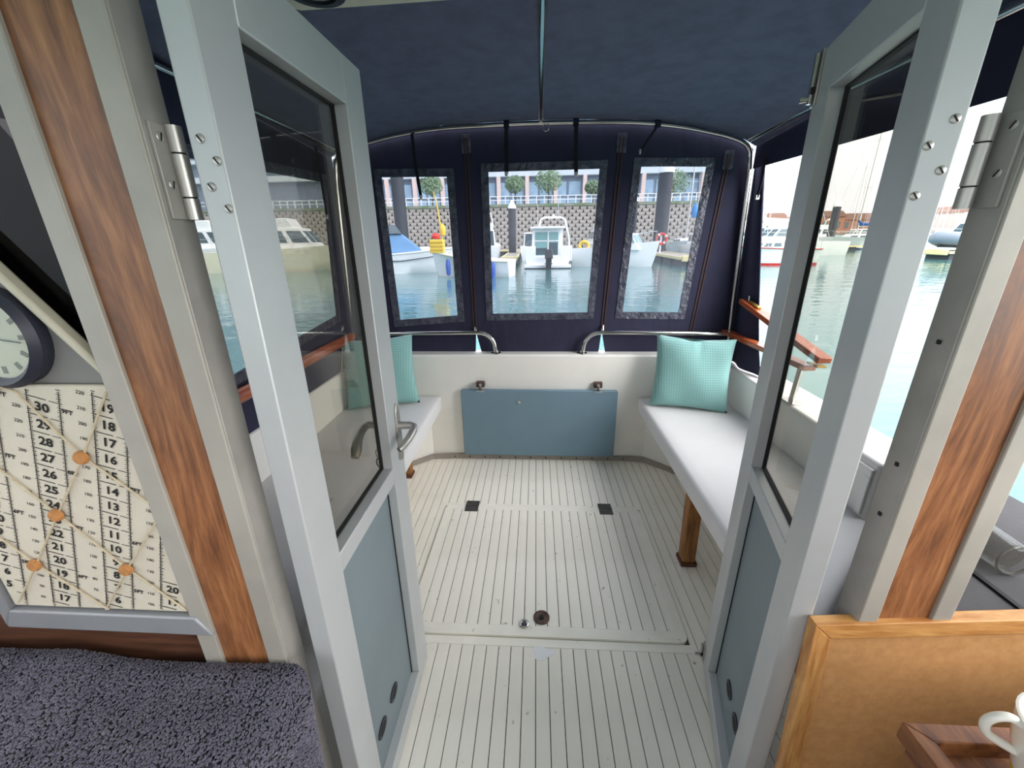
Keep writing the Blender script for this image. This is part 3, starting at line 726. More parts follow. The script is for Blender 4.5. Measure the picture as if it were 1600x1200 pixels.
# ------------------------------------------------------------------ saloon objects
# memo board
mb_ = thing('memo_board', 'linen memo board printed with ruler scales, crossed by cords with cork buttons', 'memo board', (-.747,.50,.755))
MB().box(-.912,-.583,.494,.505,.755,1.168).build('cloth', cloth, mb_, .004)
PR = MB(); YP = .4930
ux, uz = .955, -.297; dx_, dz_ = -.297, -.955
o0 = (-.697, 1.135)
def PT(a, b): return (o0[0]+ux*a+dx_*b, o0[1]+uz*a+dz_*b)
def inside(p): return -.909 < p[0] < -.586 and .759 < p[1] < 1.164
def dash(a0, b0, a1, b1, w):
    p, q = PT(a0,b0), PT(a1,b1)
    if inside(p) and inside(q): PR.bar((p[0],YP,p[1]),(q[0],YP,q[1]), w, .0004, (0,1,0))
ST = .0287
for c in range(-2, 3):
    a0 = c*.0935
    for r in range(-90, 170):
        b = r*ST/8
        L_ = .009 if r % 8 == 4 else (.0055 if r % 2 == 0 else .0035)
        dash(a0-.019-L_*.3, b, a0-.019+L_*.7, b, .0007 if r % 8 else .001)
        dash(a0+.027-L_*.7, b, a0+.027+L_*.4, b, .0007)
        if r % 8 == 4: dash(a0-.017, b, a0+.008, b, .0009); dash(a0+.012, b, a0+.027, b, .0006)
    for r in range(-20, 50):
        dash(a0-.019, r*.008, a0-.019, r*.008+.008, .0008); dash(a0+.027, r*.008, a0+.027, r*.008+.008, .0008)
ang = math.atan2(uz, ux)
def text_into(mbd, body, a, b, size, bold=.0):
    cu = bpy.data.curves.new('t', 'FONT'); cu.body = body; cu.size = size; cu.align_x = 'CENTER'; cu.align_y = 'CENTER'; cu.offset = bold; cu.resolution_u = 2
    ob = bpy.data.objects.new('t', cu); COL.objects.link(ob); bpy.context.view_layer.update()
    me = ob.to_mesh(); p = PT(a, b); ca, sa = math.cos(ang), math.sin(ang); ok = True; V = []
    for v in me.vertices:
        x = p[0]+v.co.x*ca*1.08-v.co.y*sa; z = p[1]+v.co.x*sa*1.08+v.co.y*ca; V.append((x, YP, z)); ok = ok and inside((x,z))
    F = [tuple(q.vertices) for q in me.polygons]
    ob.to_mesh_clear(); bpy.data.objects.remove(ob); bpy.data.curves.remove(cu)
    if ok and V: mbd.add(V, F)
for c in range(-2, 3):
    base = 30 if c % 2 else 18
    base = 18 if c % 2 else 30
    for r in range(-4, 16):
        n = base-r
        if n > 0: text_into(PR, str(n), c*.0935+.001, r*ST, .0195, .0006)
    for r in range(-6, 22):
        v = (230 if c % 2 == 0 else 200)-10*r
        if v > 0: text_into(PR, str(v), c*.0935-.036, r*.0250+.008, .0075, .0001)
    for r in range(-2, 4):
        v = (9 if c % 2 == 0 else 8)-r
        text_into(PR, '%dFT' % v, c*.0935+.037, r*.105-.004, .0095, .0003)
PR.build('ruler_print', ink, mb_)
def cordline(pts): MB().tube([(x,.4905,z) for x, z in pts], .0016, 6).build('cord', cord, mb_, smooth=True)
p1, p2, p3, p4 = (-.661,1.058), (-.743,.955), (-.823,.854), (-.664,.851)
cordline([(-.763,1.150),(-.740,1.166),(-.722,1.160),p1,(-.585,.980)]); cordline([(-.587,1.160),p1,p2,p3,(-.893,.768)]); cordline([(-.812,1.045),p2,p4,(-.588,.764)])
cordline([(-.585,.945),p4,(-.735,.760)]); cordline([(-.905,.958),p3,(-.730,.760)]); cordline([(-.905,1.10),(-.812,1.045)]); cordline([(-.763,1.150),(-.79,1.08),(-.812,1.045)])
for x, z in (p1, p2, p3, p4):
    MB().lathe([(0,-.005),(.0085,-.005),(.0105,-.002),(.0105,.002),(0,.002)], (x,.4885,z), 18, 'y').build('cork_button', cork, mb_, smooth=True)
# clock
ck = thing('wall_clock', 'round wall clock with a pale dial and dark rim on the grey panel', 'clock', (-.724,.50,1.235))
C0 = (-.724,.50,1.236)
MB().lathe([(.056,.006),(.069,.006),(.071,-.010),(.064,-.020),(.057,-.014)], C0, 40, 'y', True).build('rim', dgrey, ck, smooth=True)
MB().lathe([(0,.004),(.058,.004),(.058,-.008),(0,-.008)], C0, 40, 'y').build('dial', dial, ck)
for k in range(12):
    a = 2*math.pi*k/12; r0, r1 = (.040,.050)
    MB().bar((C0[0]+r0*math.sin(a),C0[1]-.0085,C0[2]+r0*math.cos(a)),(C0[0]+r1*math.sin(a),C0[1]-.0085,C0[2]+r1*math.cos(a)), .006, .001, (0,1,0)).build('numeral_mark', mat('faded_numeral', (120,112,100), .8), ck)
for L_, a, w in ((.044,1.72,.0014),(.028,.7,.004)):
    MB().bar((C0[0]-.008*math.sin(a),C0[1]-.011,C0[2]-.008*math.cos(a)),(C0[0]+L_*math.sin(a),C0[1]-.011,C0[2]+L_*math.cos(a)), w, .001, (0,1,0)).build('hand', black, ck)
MB().lathe([(0,-.0125),(.057,-.0125),(.057,-.0135),(0,-.0135)], C0, 40, 'y').build('glass', clear_mat('clock_glass', (.93,.93,.9), .02), ck)
# tumbler lying on the shelf
tb = thing('glass_tumbler', 'clear glass tumbler lying on the charcoal shelf behind the post', 'glass', (1.0,.80,.675))
a = Vector((.988,.716,.712)); ax = Vector((.02,1,0)).normalized()
MB().tube([a, a+ax*.002, a+ax*.014, a+ax*.016, a+ax*.11], [.022,.031,.034,.0345,.038], 24).build('body', tumbler, tb, smooth=True)
MB().tube([a+ax*.020, a+ax*.022, a+ax*.105], [.012,.030,.035], 24).build('inner_wall', tumbler, tb, smooth=True)
MB().tube([a+Vector((.034*math.cos(t),-.0,.034*math.sin(t)))+ax*.010 for t in [2*math.pi*k/24 for k in range(24)]], .0022, 6, True).build('base_ring', clear_mat('thick_glass_rim', (.6,.6,.58), .25, (200,196,186)), tb, smooth=True)
# fibreboard with pine edging
fbm = lambda p: (p[0], .545-(.73-p[2])*.075+p[1]*1.0, p[2])
fb = thing('fibreboard_panel', 'tan fibreboard panel with mitred pine edging propped below the door post', 'board', (.8,.52,.2))
X0, X1, Z0, Z1 = .480, 1.12, .16, .722
zt = lambda x: Z1+(x-X0)*.085
MB(fbm).hexa([(X0+.03,.006,Z0),(X1,.006,Z0),(X1,.006,zt(X1)-.03),(X0+.03,.006,zt(X0)-.03)],[(X0+.03,.014,Z0),(X1,.014,Z0),(X1,.014,zt(X1)-.03),(X0+.03,.014,zt(X0)-.03)]).build('panel', mdf, fb)
MB(fbm).hexa([(X0,0,zt(X0)),(X0+.03,0,zt(X0)-.028),(X1,0,zt(X1)-.028),(X1,0,zt(X1))],[(X0,.022,zt(X0)),(X0+.03,.022,zt(X0)-.028),(X1,.022,zt(X1)-.028),(X1,.022,zt(X1))]).build('edging', pine, fb, .002)
MB(fbm).hexa([(X0,0,Z0),(X0+.03,0,Z0),(X0+.03,0,zt(X0)-.028),(X0,0,zt(X0))],[(X0,.022,Z0),(X0+.03,.022,Z0),(X0+.03,.022,zt(X0)-.028),(X0,.022,zt(X0))]).build('edging', mat('pine_edging_upright', (212,158,96), .5, col2=(172,112,58), vscale=8, stretch=(12,8,1.5)), fb, .002)
# counter, tray, mug
ct = bx('galley_counter', brownw, (.60,1.29,-.6,.38,-.25,.625), bevel=.004); tag(ct, 'dark brown galley counter below the wooden tray', 'counter')
ty = thing('wooden_tray', 'dark hardwood tray with a raised mitred rim beside the mug', 'tray', (.75,.25,.626))
MB().box(.545,1.0,.05,.415,.626,.655).build('base', traym, ty)
for nm, b_, in (('rim', [(.535,.425),(.56,.40),(1.01,.40),(1.01,.425)]), ('rim', [(.535,.425),(.535,.04),(.56,.065),(.56,.40)])):
    MB().prism(b_, 'z', .650, .682).build(nm, traym, ty, .002)
mg = thing('mug', 'white glazed mug with a yellow base standing in the tray', 'mug', (.662,.350,.656))
C1 = (.662,.350,.656)
MB().lathe([(0,.0),(.030,.0),(.034,.004),(.044,.040)], C1, 36).build('band', yell, mg, smooth=True)
MB().lathe([(.044,.040),(.053,.075),(.058,.108),(.060,.122),(.0575,.123),(.055,.108),(.042,.045),(0,.040)], C1, 36).build('body', mugm, mg, smooth=True)
hp_ = [(-.050,.022,.112),(-.062,.028,.117),(-.074,.032,.110),(-.078,.034,.095),(-.070,.031,.078),(-.042,.018,.066)]
MB().tube(arc([(C1[0]+x,C1[1]+y,C1[2]+z) for x, y, z in hp_], 5), .0055, 12).build('handle', mugm, mg, smooth=True)
# dark clutter between door and board
oc = MB(); oc.lathe([(0,0),(.05,0),(.052,.01),(.050,.24),(.03,.28),(0,.285)], (.46,.40,-.25), 20)
oc.build('yellow_bottle', mat('olive_yellow_plastic', (150,134,30), .5), None, smooth=True, origin=(.46,.40,-.25)); tag(bpy.data.objects['yellow_bottle'], 'olive yellow container in the dark gap beside the fibreboard', 'container')

# towel-covered settee end
se = bx('settee_base', brownw, (-1.28,-.45,-.8,.478,-.25,.60), bevel=.02); tag(se, 'dark wooden settee box hidden below the terry towel', 'settee')
tw = thing('terry_towel', 'thick grey violet terry towel draped over the settee end', 'towel', (-.85,.1,.60))
def towel_pts(nu, nv):
    """profile across x: top then over the rounded edge and down the side; along y: over far edge"""
    P = np.zeros((nu, nv, 3)); R_ = .05; XE, YE, ZT = -.360, .492, .660
    for i in range(nu):
        s_ = i/(nu-1)*1.28
        lt = .920-R_; la = R_*math.pi/2
        if s_ < lt: x, zx, = -1.28+s_, 0.
        elif s_ < lt+la: a_ = (s_-lt)/R_; x, zx = -1.28+lt+R_*math.sin(a_), -R_*(1-math.cos(a_))
        else: x, zx = XE+.0+.02*(s_-lt-la), -R_-(s_-lt-la)
        for j in range(nv):
            t_ = j/(nv-1)*1.36; lt2 = 1.20
            if t_ < lt2: y, zy = -.75+t_, 0.
            elif t_ < lt2+la: a_ = (t_-lt2)/R_; y, zy = -.75+lt2+R_*math.sin(a_), -R_*(1-math.cos(a_))
            else: y, zy = YE+.01, -R_-(t_-lt2-la)
            w = .010*math.sin(9*x+2.2*y)*math.cos(5*y) + .016*math.exp(-((x+.82)/.07)**2-((y-.44)/.08)**2)
            cr__ = .012*math.sin(14*y+6*zx)*(1 if zx < -.04 else 0)
            # corner rounding in plan
            dx = max(0, x-(XE-.10)); dy = max(0, y-(YE-.10)); k = math.hypot(dx, dy)
            if k > .10: x -= dx*(1-.10/k); y -= dy*(1-.10/k)
            P[i,j] = (x+cr__, y, ZT+min(zx,zy) if (zx < -.0 and zy < 0) else ZT+zx+zy)
            P[i,j,2] += w
    return P
nu, nv = 90, 90
P = towel_pts(nu, nv)
F = [(i*nv+j,(i+1)*nv+j,(i+1)*nv+j+1,i*nv+j+1) for i in range(nu-1) for j in range(nv-1)]
body = MB().add([tuple(p) for p in P.reshape(-1,3)], F).build('backing', towelm, tw, smooth=True, angle=180)
# terry loops: small bent tufts standing on the cloth (one mesh, uncountable)
rng = np.random.default_rng(5); NT = 62000
gi = rng.uniform(.16, .93, NT)*(nu-2); gj = rng.uniform(.58, .955, NT)*(nv-2); i0 = gi.astype(int); j0 = gj.astype(int); fi = (gi-i0)[:,None]; fj = (gj-j0)[:,None]
A, B_, C_, D_ = P[i0,j0], P[i0+1,j0], P[i0,j0+1], P[i0+1,j0+1]
pos = A*(1-fi)*(1-fj)+B_*fi*(1-fj)+C_*(1-fi)*fj+D_*fi*fj
e1 = B_-A; e2 = C_-A; nr = np.cross(e1, e2); nr /= np.maximum(1e-9, np.linalg.norm(nr, axis=1))[:,None]
nr[nr[:,2] < -.3] *= -1
fl = np.where((nr[:,2] < 0) & (nr[:,0] < 0)); nr[fl] *= -1
th = 6*np.sin(pos[:,0]*23+pos[:,1]*11)+rng.uniform(0, 3.0, NT)
tdir = np.stack([np.cos(th), np.sin(th), np.zeros(NT)], 1); tdir -= nr*np.sum(tdir*nr, 1)[:,None]; tdir /= np.maximum(1e-6, np.linalg.norm(tdir, axis=1))[:,None]
bd = np.cross(nr, tdir); hh = rng.uniform(.0032,.0058,NT)[:,None]; ww = .0015
V = []
for lift, fwd, wd in ((-.001,0.,1.),(.75,.25,1.15),(.95,.75,.9),(.35,1.15,.5)):
    c_ = pos+nr*hh*lift+tdir*hh*fwd
    V.append(np.stack([c_-bd*ww*wd, c_+nr*ww*.8*wd, c_+bd*ww*wd], 1))
V = np.stack(V, 1).reshape(-1, 3); base = np.arange(NT)[:,None]*12
quads = []
for k in range(3):
    for a_ in range(3):
        b_ = (a_+1) % 3; quads.append(base+np.array([[k*3+a_, k*3+b_, (k+1)*3+b_, (k+1)*3+a_]]))
Q4 = np.stack(quads, 1).reshape(-1, 4)
me = bpy.data.meshes.new('pile'); me.vertices.add(len(V)); off = np.array(wloc(tw)); me.vertices.foreach_set('co', (V-off).astype(np.float32).ravel())
me.loops.add(Q4.size); me.loops.foreach_set('vertex_index', Q4.astype(np.int32).ravel()); me.polygons.add(len(Q4)); me.polygons.foreach_set('loop_start', np.arange(0, Q4.size, 4, dtype=np.int32))
me.polygons.foreach_set('loop_total', np.full(len(Q4), 4, dtype=np.int32)); me.update(); me.validate(); me.materials.append(towelm)
po = bpy.data.objects.new('pile', me); COL.objects.link(po); po.parent = tw; po['kind'] = 'stuff'

# ------------------------------------------------------------------ the marina
def water_mat():
    m = bpy.data.materials.new('harbour_water'); m.use_nodes = True; nt = m.node_tree; N = nt.nodes; L = nt.links; b = N['Principled BSDF']
    b.inputs['Base Color'].default_value = (*lin((76,120,120)), 1); b.inputs['Roughness'].default_value = .06; b.inputs['Specular IOR Level'].default_value = .5
    tc = N.new('ShaderNodeTexCoord'); bp = N.new('ShaderNodeBump'); bp.inputs['Strength'].default_value = .35; bp.inputs['Distance'].default_value = .08
    n1 = N.new('ShaderNodeTexNoise'); n1.inputs['Scale'].default_value = 1.6; n1.inputs['Detail'].default_value = 3
    mp = N.new('ShaderNodeMapping'); mp.inputs['Scale'].default_value = (.6,1.2,1); L.new(tc.outputs['Object'], mp.inputs[0]); L.new(mp.outputs[0], n1.inputs[0])
    L.new(n1.outputs[0], bp.inputs['Height']); L.new(bp.outputs[0], b.inputs['Normal'])
    return m
wat = MB().add([(-260,-120,ZW),(260,-120,ZW),(260,280,ZW),(-260,280,ZW)], [(0,1,2,3)]).build('water', water_mat()); tag(wat, 'calm green harbour water', kind='structure')
bw = mat('boat_white', (240,240,238), .3); bcream = mat('boat_cream', (232,222,192), .4); bblue = mat('boat_blue_canvas', (104,146,184), .8, var=.12, vscale=3)
bglass = mat('boat_dark_glass', (60,78,84), .12); bgreen = mat('boat_green_glass', (120,160,158), .12); bred = mat('boot_stripe_red', (176,40,40), .4)
bblack = mat('outboard_black', (38,40,44), .35); borange = mat('orange_plastic', (226,120,40), .5); byel = mat('yellow_plastic', (232,196,70), .5)
bnavy = mat('hull_navy', (36,46,84), .4); bgrey = mat('tube_grey', (126,134,146), .6); lifered = mat('life_ring_red', (214,52,44), .5); fendb = mat('fender_blue', (48,88,170), .4)
mastm = mat('mast_alloy', (196,196,194), .35, .5); rope = mat('rope', (210,205,190), .9); sailb = mat('sail_cover_blue', (34,78,140), .8); creamcov = mat('cream_sail_cover', (232,222,190), .8)
pilem = mat('pile_steel', (62,64,70), .7, var=.2, vscale=2); pontm = mat('pontoon_float_cream', (234,216,160), .7, var=.15, vscale=1.5); pdeck = mat('pontoon_deck', (168,160,146), .8, var=.15, vscale=2)

def hull(t, L, b, f0, f1, m=bw, stripe=None, sheer=None, flare=.86, deckm_=None, transom_w=.92):
    """hull with bow towards +y; waterline z=0"""
    n = 14; rows = []; sh = []
    for k in range(n+1):
        u = k/n; w = b*(transom_w+(1-transom_w)*min(1,u/.3))*(1-max(0,(u-.42)/.58)**2.3); w = max(w, .02)
        g = f0+(f1-f0)*u**1.8; y = -L/2+L*u; rake = .08*L*max(0,(u-.7)/.3)**2
        fl = flare-(.35*max(0,(u-.5)/.5))
        rows.append([(-w,y+rake,g),(-w*(fl+.08),y+rake*.6,g*.45),(-w*fl,y,0),(-w*.5*fl,y-.02,-.25),(0,y-.02,-.32),(w*.5*fl,y-.02,-.25),(w*fl,y,0),(w*(fl+.08),y+rake*.6,g*.45),(w,y+rake,g)])
        sh.append((w, y+rake, g))
    h = MB().loft(rows, True, True).build('hull', m, t, smooth=True, angle=50)
    if stripe:
        mb = MB()
        for s_ in (-1,1): mb.loft([[(s_*abs(r[2][0])*1.004+s_*.006, r[2][1], -.02), (s_*(abs(r[2][0])*.72+abs(r[1][0])*.28)+s_*.008, r[2][1]*.72+r[1][1]*.28, rows[0][1][2]*.28)] for r in rows], cap=False)
        mb.build('boot_stripe', stripe, t)
    if sheer:
        mb = MB()
        for s_ in (-1,1): mb.tube([(s_*(w+.01), y, g-.04) for w, y, g in sh], .035, 6)
        mb.build('rubbing_strake', sheer, t, smooth=True)
    return sh
def house(t, name, m, y0, y1, w0, w1, z0, z1, slope0=.05, slope1=.35, glass=None, gz=(.45,.88), nwin=3, front=True, back=False):
    """cabin: tapered box, separate window panes on the sides"""
    B = [(-w0,y0,z0),(w0,y0,z0),(w0*.9,y1,z0),(-w0*.9,y1,z0)]; Tt = [(-w1,y0+slope0,z1),(w1,y0+slope0,z1),(w1*.88,y1-slope1,z1),(-w1*.88,y1-slope1,z1)]
    o = MB().hexa(B, Tt).build(name, m, t, .03)
    if glass:
        B_ = [Vector(p) for p in B]; T_ = [Vector(p) for p in Tt]
        def quad(i, j, u0, u1, v0, v1):
            q = lambda u, v: (B_[i].lerp(B_[j], u)).lerp(T_[i].lerp(T_[j], u), v)
            nrm = (B_[j]-B_[i]).cross(T_[i]-B_[i]).normalized()
            if nrm.dot((B_[i]+B_[j])/2-Vector((0,(y0+y1)/2,z0))) < 0: nrm = -nrm
            pts = [q(u0,v0),q(u1,v0),q(u1,v1),q(u0,v1)]
            MB().hexa([p-nrm*.01 for p in pts],[p+nrm*.012 for p in pts]).build('window', glass, o)
        for i, j in ((1,2),(3,0)):
            for k in range(nwin): quad(i, j, (k+.12)/nwin, (k+.88)/nwin, *gz)
        if front:
            for k in range(2): quad(2, 3, (k+.08)/2, (k+.92)/2, *gz)
        if back:
            for k in range(2): quad(0, 1, (k+.10)/2, (k+.9)/2, .08, .92)
    return o
def railing(t, sh, z, u0, u1, n, m=steel, r=.014):
    P = []
    for s_ in (-1,1):
        pts = []
        for k in range(n+1):
            u = u0+(u1-u0)*k/n; i = u*(len(sh)-1); a = int(min(i, len(sh)-2)); f = i-a
            w, y, g = [sh[a][q]*(1-f)+sh[a+1][q]*f for q in range(3)]; pts.append((s_*w*.96, y, g+z))
            MB().tube([(s_*w*.96,y,g),(s_*w*.96,y,g+z)], r*.8, 5).build('guard_rail_post', m, t)
        P.append(pts)
    MB().tube(P[0]+list(reversed(P[1])), r, 6).build('guard_rail', m, t, smooth=True)
def fender(t, x, y, z, m=fendb):
    MB().lathe([(0,-.38),(.09,-.33),(.11,-.1),(.11,.1),(.09,.3),(.03,.38),(0,.38)], (x,y,z), 12).build('fender', m, t, smooth=True)
def outboard(t, x, y, z, k=1.):
    o = MB().hexa([(x-.16*k,y-.45*k,z),(x+.16*k,y-.45*k,z),(x+.15*k,y,z),(x-.15*k,y,z)],[(x-.13*k,y-.40*k,z+.34*k),(x+.13*k,y-.40*k,z+.34*k),(x+.12*k,y-.06*k,z+.32*k),(x-.12*k,y-.06*k,z+.32*k)]).build('outboard_motor', bblack, t, .05)
    MB().hexa([(x-.09*k,y-.34*k,z-.85),(x+.09*k,y-.34*k,z-.85),(x+.09*k,y-.10*k,z-.85),(x-.09*k,y-.10*k,z-.85)],[(x-.11*k,y-.36*k,z),(x+.11*k,y-.36*k,z),(x+.11*k,y-.05*k,z),(x-.11*k,y-.05*k,z)]).build('leg', bblack, o, .02)
    MB().box(x-.14*k,x+.14*k,y-.50*k,y,z-.30,z-.26).build('plate', bblack, o)
def place_boat(t, x, y, head):
    t.location = (x, y, ZW); t.rotation_euler = (0, 0, math.radians(head))
def mast(t, x, y, z, h, r=.06, boom=None, cover=None):
    o = MB().tube([(x,y,z),(x,y,z+h)], [r,r*.75], 8).build('mast', mastm, t, smooth=True)
    for k in (.35,.68):
        MB().tube([(x-.55,y,z+h*k),(x,y,z+h*k+.05),(x+.55,y,z+h*k)], .02, 5).build('spreader', mastm, o)
    for s_ in (-1,1): MB().tube([(x+s_*.8,y-.1,z-.2),(x+s_*.55,y,z+h*.68),(x,y,z+h*.98)], .012, 4).build('shroud', mastm, o)
    MB().tube([(x,y+3.2,z-.1),(x,y,z+h*.97)], .012, 4).build('forestay', mastm, o); MB().tube([(x,y-4,z-.1),(x,y,z+h*.99)], .012, 4).build('backstay', mastm, o)
    if boom:
        MB().tube([(x,y,z+.9),(x,y-boom,z+.95)], .05, 8).build('boom', mastm, o, smooth=True)
        if cover: MB().tube([(x,y+.1,z+1.5),(x,y-.2,z+1.12),(x,y-boom*.5,z+1.08),(x,y-boom,z+1.02)], [.10,.19,.17,.08], 10).build('sail_cover', cover, o, smooth=True)
GB = 'moored boats in the marina'
# main stern-on motor boat
t = thing('motor_boat', 'white wheelhouse motor boat with black outboard seen stern-on in the middle window', 'boat', (0,0,0), GB)
sh = hull(t, 6.6, 1.42, .62, 1.45, bw, None, None)
MB().box(-1.36,1.36,-3.62,-3.28,.02,.22).build('swim_platform', bw, t, .04)
MB().box(-1.34,1.34,-3.64,-3.60,-.03,.05).build('platform_edge', bblack, t)
house(t, 'wheelhouse', bw, -2.3, 1.5, .96, .90, .5, 2.20, .04, .7, bglass, (.5,.9), 2, True, False)
MB().box(-.72,.66,-2.335,-2.26,.66,2.02).build('aft_door', bgreen, t, .01)
MB().box(.02,.08,-2.36,-2.335,.66,2.02).build('door_mullion', bw, t); MB().box(.08,.62,-2.355,-2.335,.74,1.42).build('door_pane', bglass, t); MB().box(-.68,.0,-2.355,-2.335,.74,1.12).build('door_pane', bglass, t); MB().box(-.72,.66,-2.36,-2.335,1.50,1.56).build('door_bar', bw, t)
MB().box(-1.02,1.02,-2.75,1.0,2.20,2.33).build('roof', bw, t, .05)
for x0, x1 in ((-1.32,-.70),(.70,1.32)): MB().box(x0,x1,-3.28,-3.10,.4,1.24).build('transom_quarter', bw, t, .04)
MB().box(-.70,.70,-3.26,-3.16,.4,.72).build('transom_middle', bw, t, .03)
for x0, x1 in ((-1.42,-1.32),(1.32,1.42)): MB().box(x0,x1,-3.27,-.6,.4,1.24).build('bulwark', bw, t, .03)
MB().tube([(-.50,-1.9,2.3),(-.40,-1.95,2.74),(-.2,-1.98,2.84),(.8,-1.98,2.84),(1.05,-1.95,2.70),(1.30,-1.9,1.7),(1.34,-1.9,1.22)], .06, 10).build('radar_arch', bw, t, smooth=True)
MB().tube([(.62,-1.98,2.84),(.62,-1.98,3.9)], .012, 5).build('aerial', bw, t); MB().lathe([(0,0),(.07,0),(.07,.10),(0,.14)], (.35,-1.98,2.88), 12).build('lamp', bw, t, smooth=True)
MB().tube([(-.75,-3.2,1.22),(-.75,-3.2,1.55),(.75,-3.2,1.55),(.75,-3.2,1.22)], .016, 6).build('stern_rail', steel, t, smooth=True)
outboard(t, .05, -3.62, .58, 1.5); railing(t, sh, .45, .55, .98, 5)
place_boat(t, .66, 28.3, 0)
# starboard cruiser with blue canopy
t = thing('cabin_cruiser', 'white cruiser under a pale blue canopy cover in the starboard curtain window', 'boat', (0,0,0), GB)
sh = hull(t, 6.2, 1.25, .95, 1.35, bw, None, bw, .8)
MB().hexa([(-1.1,-2.9,.95),(1.1,-2.9,.95),(1.0,1.2,1.05),(-1.0,1.2,1.05)],[(-.85,-2.6,1.95),(.85,-2.6,1.95),(.72,.1,2.0),(-.72,.1,2.0)]).build('canopy_cover', bblue, t, .12)
MB().hexa([(-.95,-2.3,1.95),(.95,-2.3,1.95),(.85,.1,1.98),(-.85,.1,1.98)],[(-.8,-2.2,2.42),(.8,-2.2,2.42),(.72,-.2,2.42),(-.72,-.2,2.42)]).build('windscreen', bglass, t, .04)
MB().tube([(-.9,-2.2,1.9),(-.8,-2.1,2.48),(.8,-2.1,2.48),(.9,-2.2,1.9)], .035, 8).build('screen_frame', bw, t, smooth=True)
MB().hexa([(-.8,.9,1.02),(.8,.9,1.02),(.3,2.5,1.2),(-.3,2.5,1.2)],[(-.6,1.0,1.32),(.6,1.0,1.32),(.2,2.2,1.32),(-.2,2.2,1.32)]).build('foredeck', bw, t, .05)
MB().tube([(1.24,-3.0,.62),(1.2,0,.66),(.9,1.8,.85),(.4,2.9,1.05)], .03, 6).tube([(-1.24,-3.0,.62),(-1.2,0,.66),(-.9,1.8,.85),(-.4,2.9,1.05)], .03, 6).build('hull_line', bglass, t)
place_boat(t, -7.3, 22.9, -72)
# small open boat with cream gunwale
t = thing('work_boat', 'small white open boat with a cream gunwale, bow under the starboard curtain window', 'boat', (0,0,0), GB)
sh = hull(t, 3.7, .95, .75, 1.15, bw, None, bcream, .75)
MB().hexa([(-.5,.1,.85),(.5,.1,.85),(.35,1.2,.95),(-.35,1.2,.95)],[(-.42,.2,1.75),(.42,.2,1.75),(.2,.9,1.70),(-.2,.9,1.70)]).build('white_cover', bw, t, .12)
MB().tube([(.0,1.9,1.0),(0,1.95,1.2)], .05, 8).build('cleat', bblack, t); fender(t, -1.02, -1.2, .32); fender(t, -.88, 1.0, .45)
place_boat(t, -2.95, 20.2, 80)
# racks, buoys, ring on pontoons
def pontoon(label, x0, y0, x1, y1, w):
    t = thing('pontoon', label, 'pontoon', ((x0+x1)/2,(y0+y1)/2,ZW), 'floating pontoons'); d = (Vector((x1,y1,0))-Vector((x0,y0,0))); L_ = d.length; d.normalize(); n = Vector((-d.y,d.x,0))
    c = lambda p: Vector((*p,0))
    MB().bar((x0,y0,ZW+.45),(x1,y1,ZW+.45), w, .10).build('deck', pdeck, t)
    k = max(1, int(L_/2.6))
    for i in range(k):
        a = Vector((x0,y0,ZW+.17))+d*(L_*(i+.04)/k); b = Vector((x0,y0,ZW+.17))+d*(L_*(i+.8)/k)
        MB().bar(a, b, w*.92, .46).build('float', mat('pontoon_float_dark', (70,74,78), .8), t)
    MB().bar((x0-n.x*w/2,y0-n.y*w/2,ZW+.46),(x1-n.x*w/2,y1-n.y*w/2,ZW+.46), .10, .16).build('edge_board', pontm, t)
    MB().bar((x0+n.x*w/2,y0+n.y*w/2,ZW+.46),(x1+n.x*w/2,y1+n.y*w/2,ZW+.46), .10, .16).build('edge_board', pontm, t)
    MB().bar((x0-d.x*.1+n.x*w/2,y0-d.y*.1+n.y*w/2,ZW+.46),(x0-d.x*.1-n.x*w/2,y0-d.y*.1-n.y*w/2,ZW+.46), .2, .34).build('end_fender', pontm, t, .05)
    return t
pontoon('finger pontoon with a cream end fender beside the wheelhouse motor boat', -1.75, 27.0, -2.15, 46.8, 1.0)
pontoon('finger pontoon with cream edging carrying the red life ring', 9.1, 25.0, 10.6, 47, 1.5)
pontoon('finger pontoon with cream edging at the far side of the wheelhouse motor boat', 3.9, 36.0, 4.0, 47, 1.0)
pontoon('cross pontoon along the foot of the quay wall', -40, 48, 34, 48, 2.2)
pontoon('finger pontoon ahead of the yacht with the blue sail cover', 27.2, 42.5, 29.8, 46.8, 1.6)
pontoon('pontoon carrying the grey inflatable in the gap beside the door', 26.5, 30.0, 34, 29.0, 2.2)
def rack(x, y):
    t = thing('fish_box', 'yellow crate on the bow of the open boat below the red bundle', 'crate', (x,y,.78))
    MB().box(x-.3,x+.3,y-.25,y+.25,.80,1.38).build('body', byel, t, .03)
    for k in range(3): MB().box(x-.31,x+.31,y-.262,y-.248,.90+k*.16,.96+k*.16).build('slat', mat('yellow_slat', (200,156,40), .6), t)
    o = MB().lathe([(0,0),(.16,.02),(.2,.12),(.12,.24),(0,.27)], (x-.05,y,1.40), 14).build('red_bundle', lifered, None, smooth=True, origin=(x-.05,y,1.40)); tag(o, 'red bundle on top of the yellow crate', 'bundle')
rack(-4.45, 19.2)
o = MB().tube([(-4.30,19.6,1.3),(-4.34,19.6,2.0),(-4.45,19.6,2.9),(-4.55,19.6,3.4)], [.035,.035,.03,.02], 8).build('yellow_danbuoy', byel, None, smooth=True, origin=(-4.3,19.6,1.1)); tag(o, 'slim yellow danbuoy pole behind the crate', 'buoy')
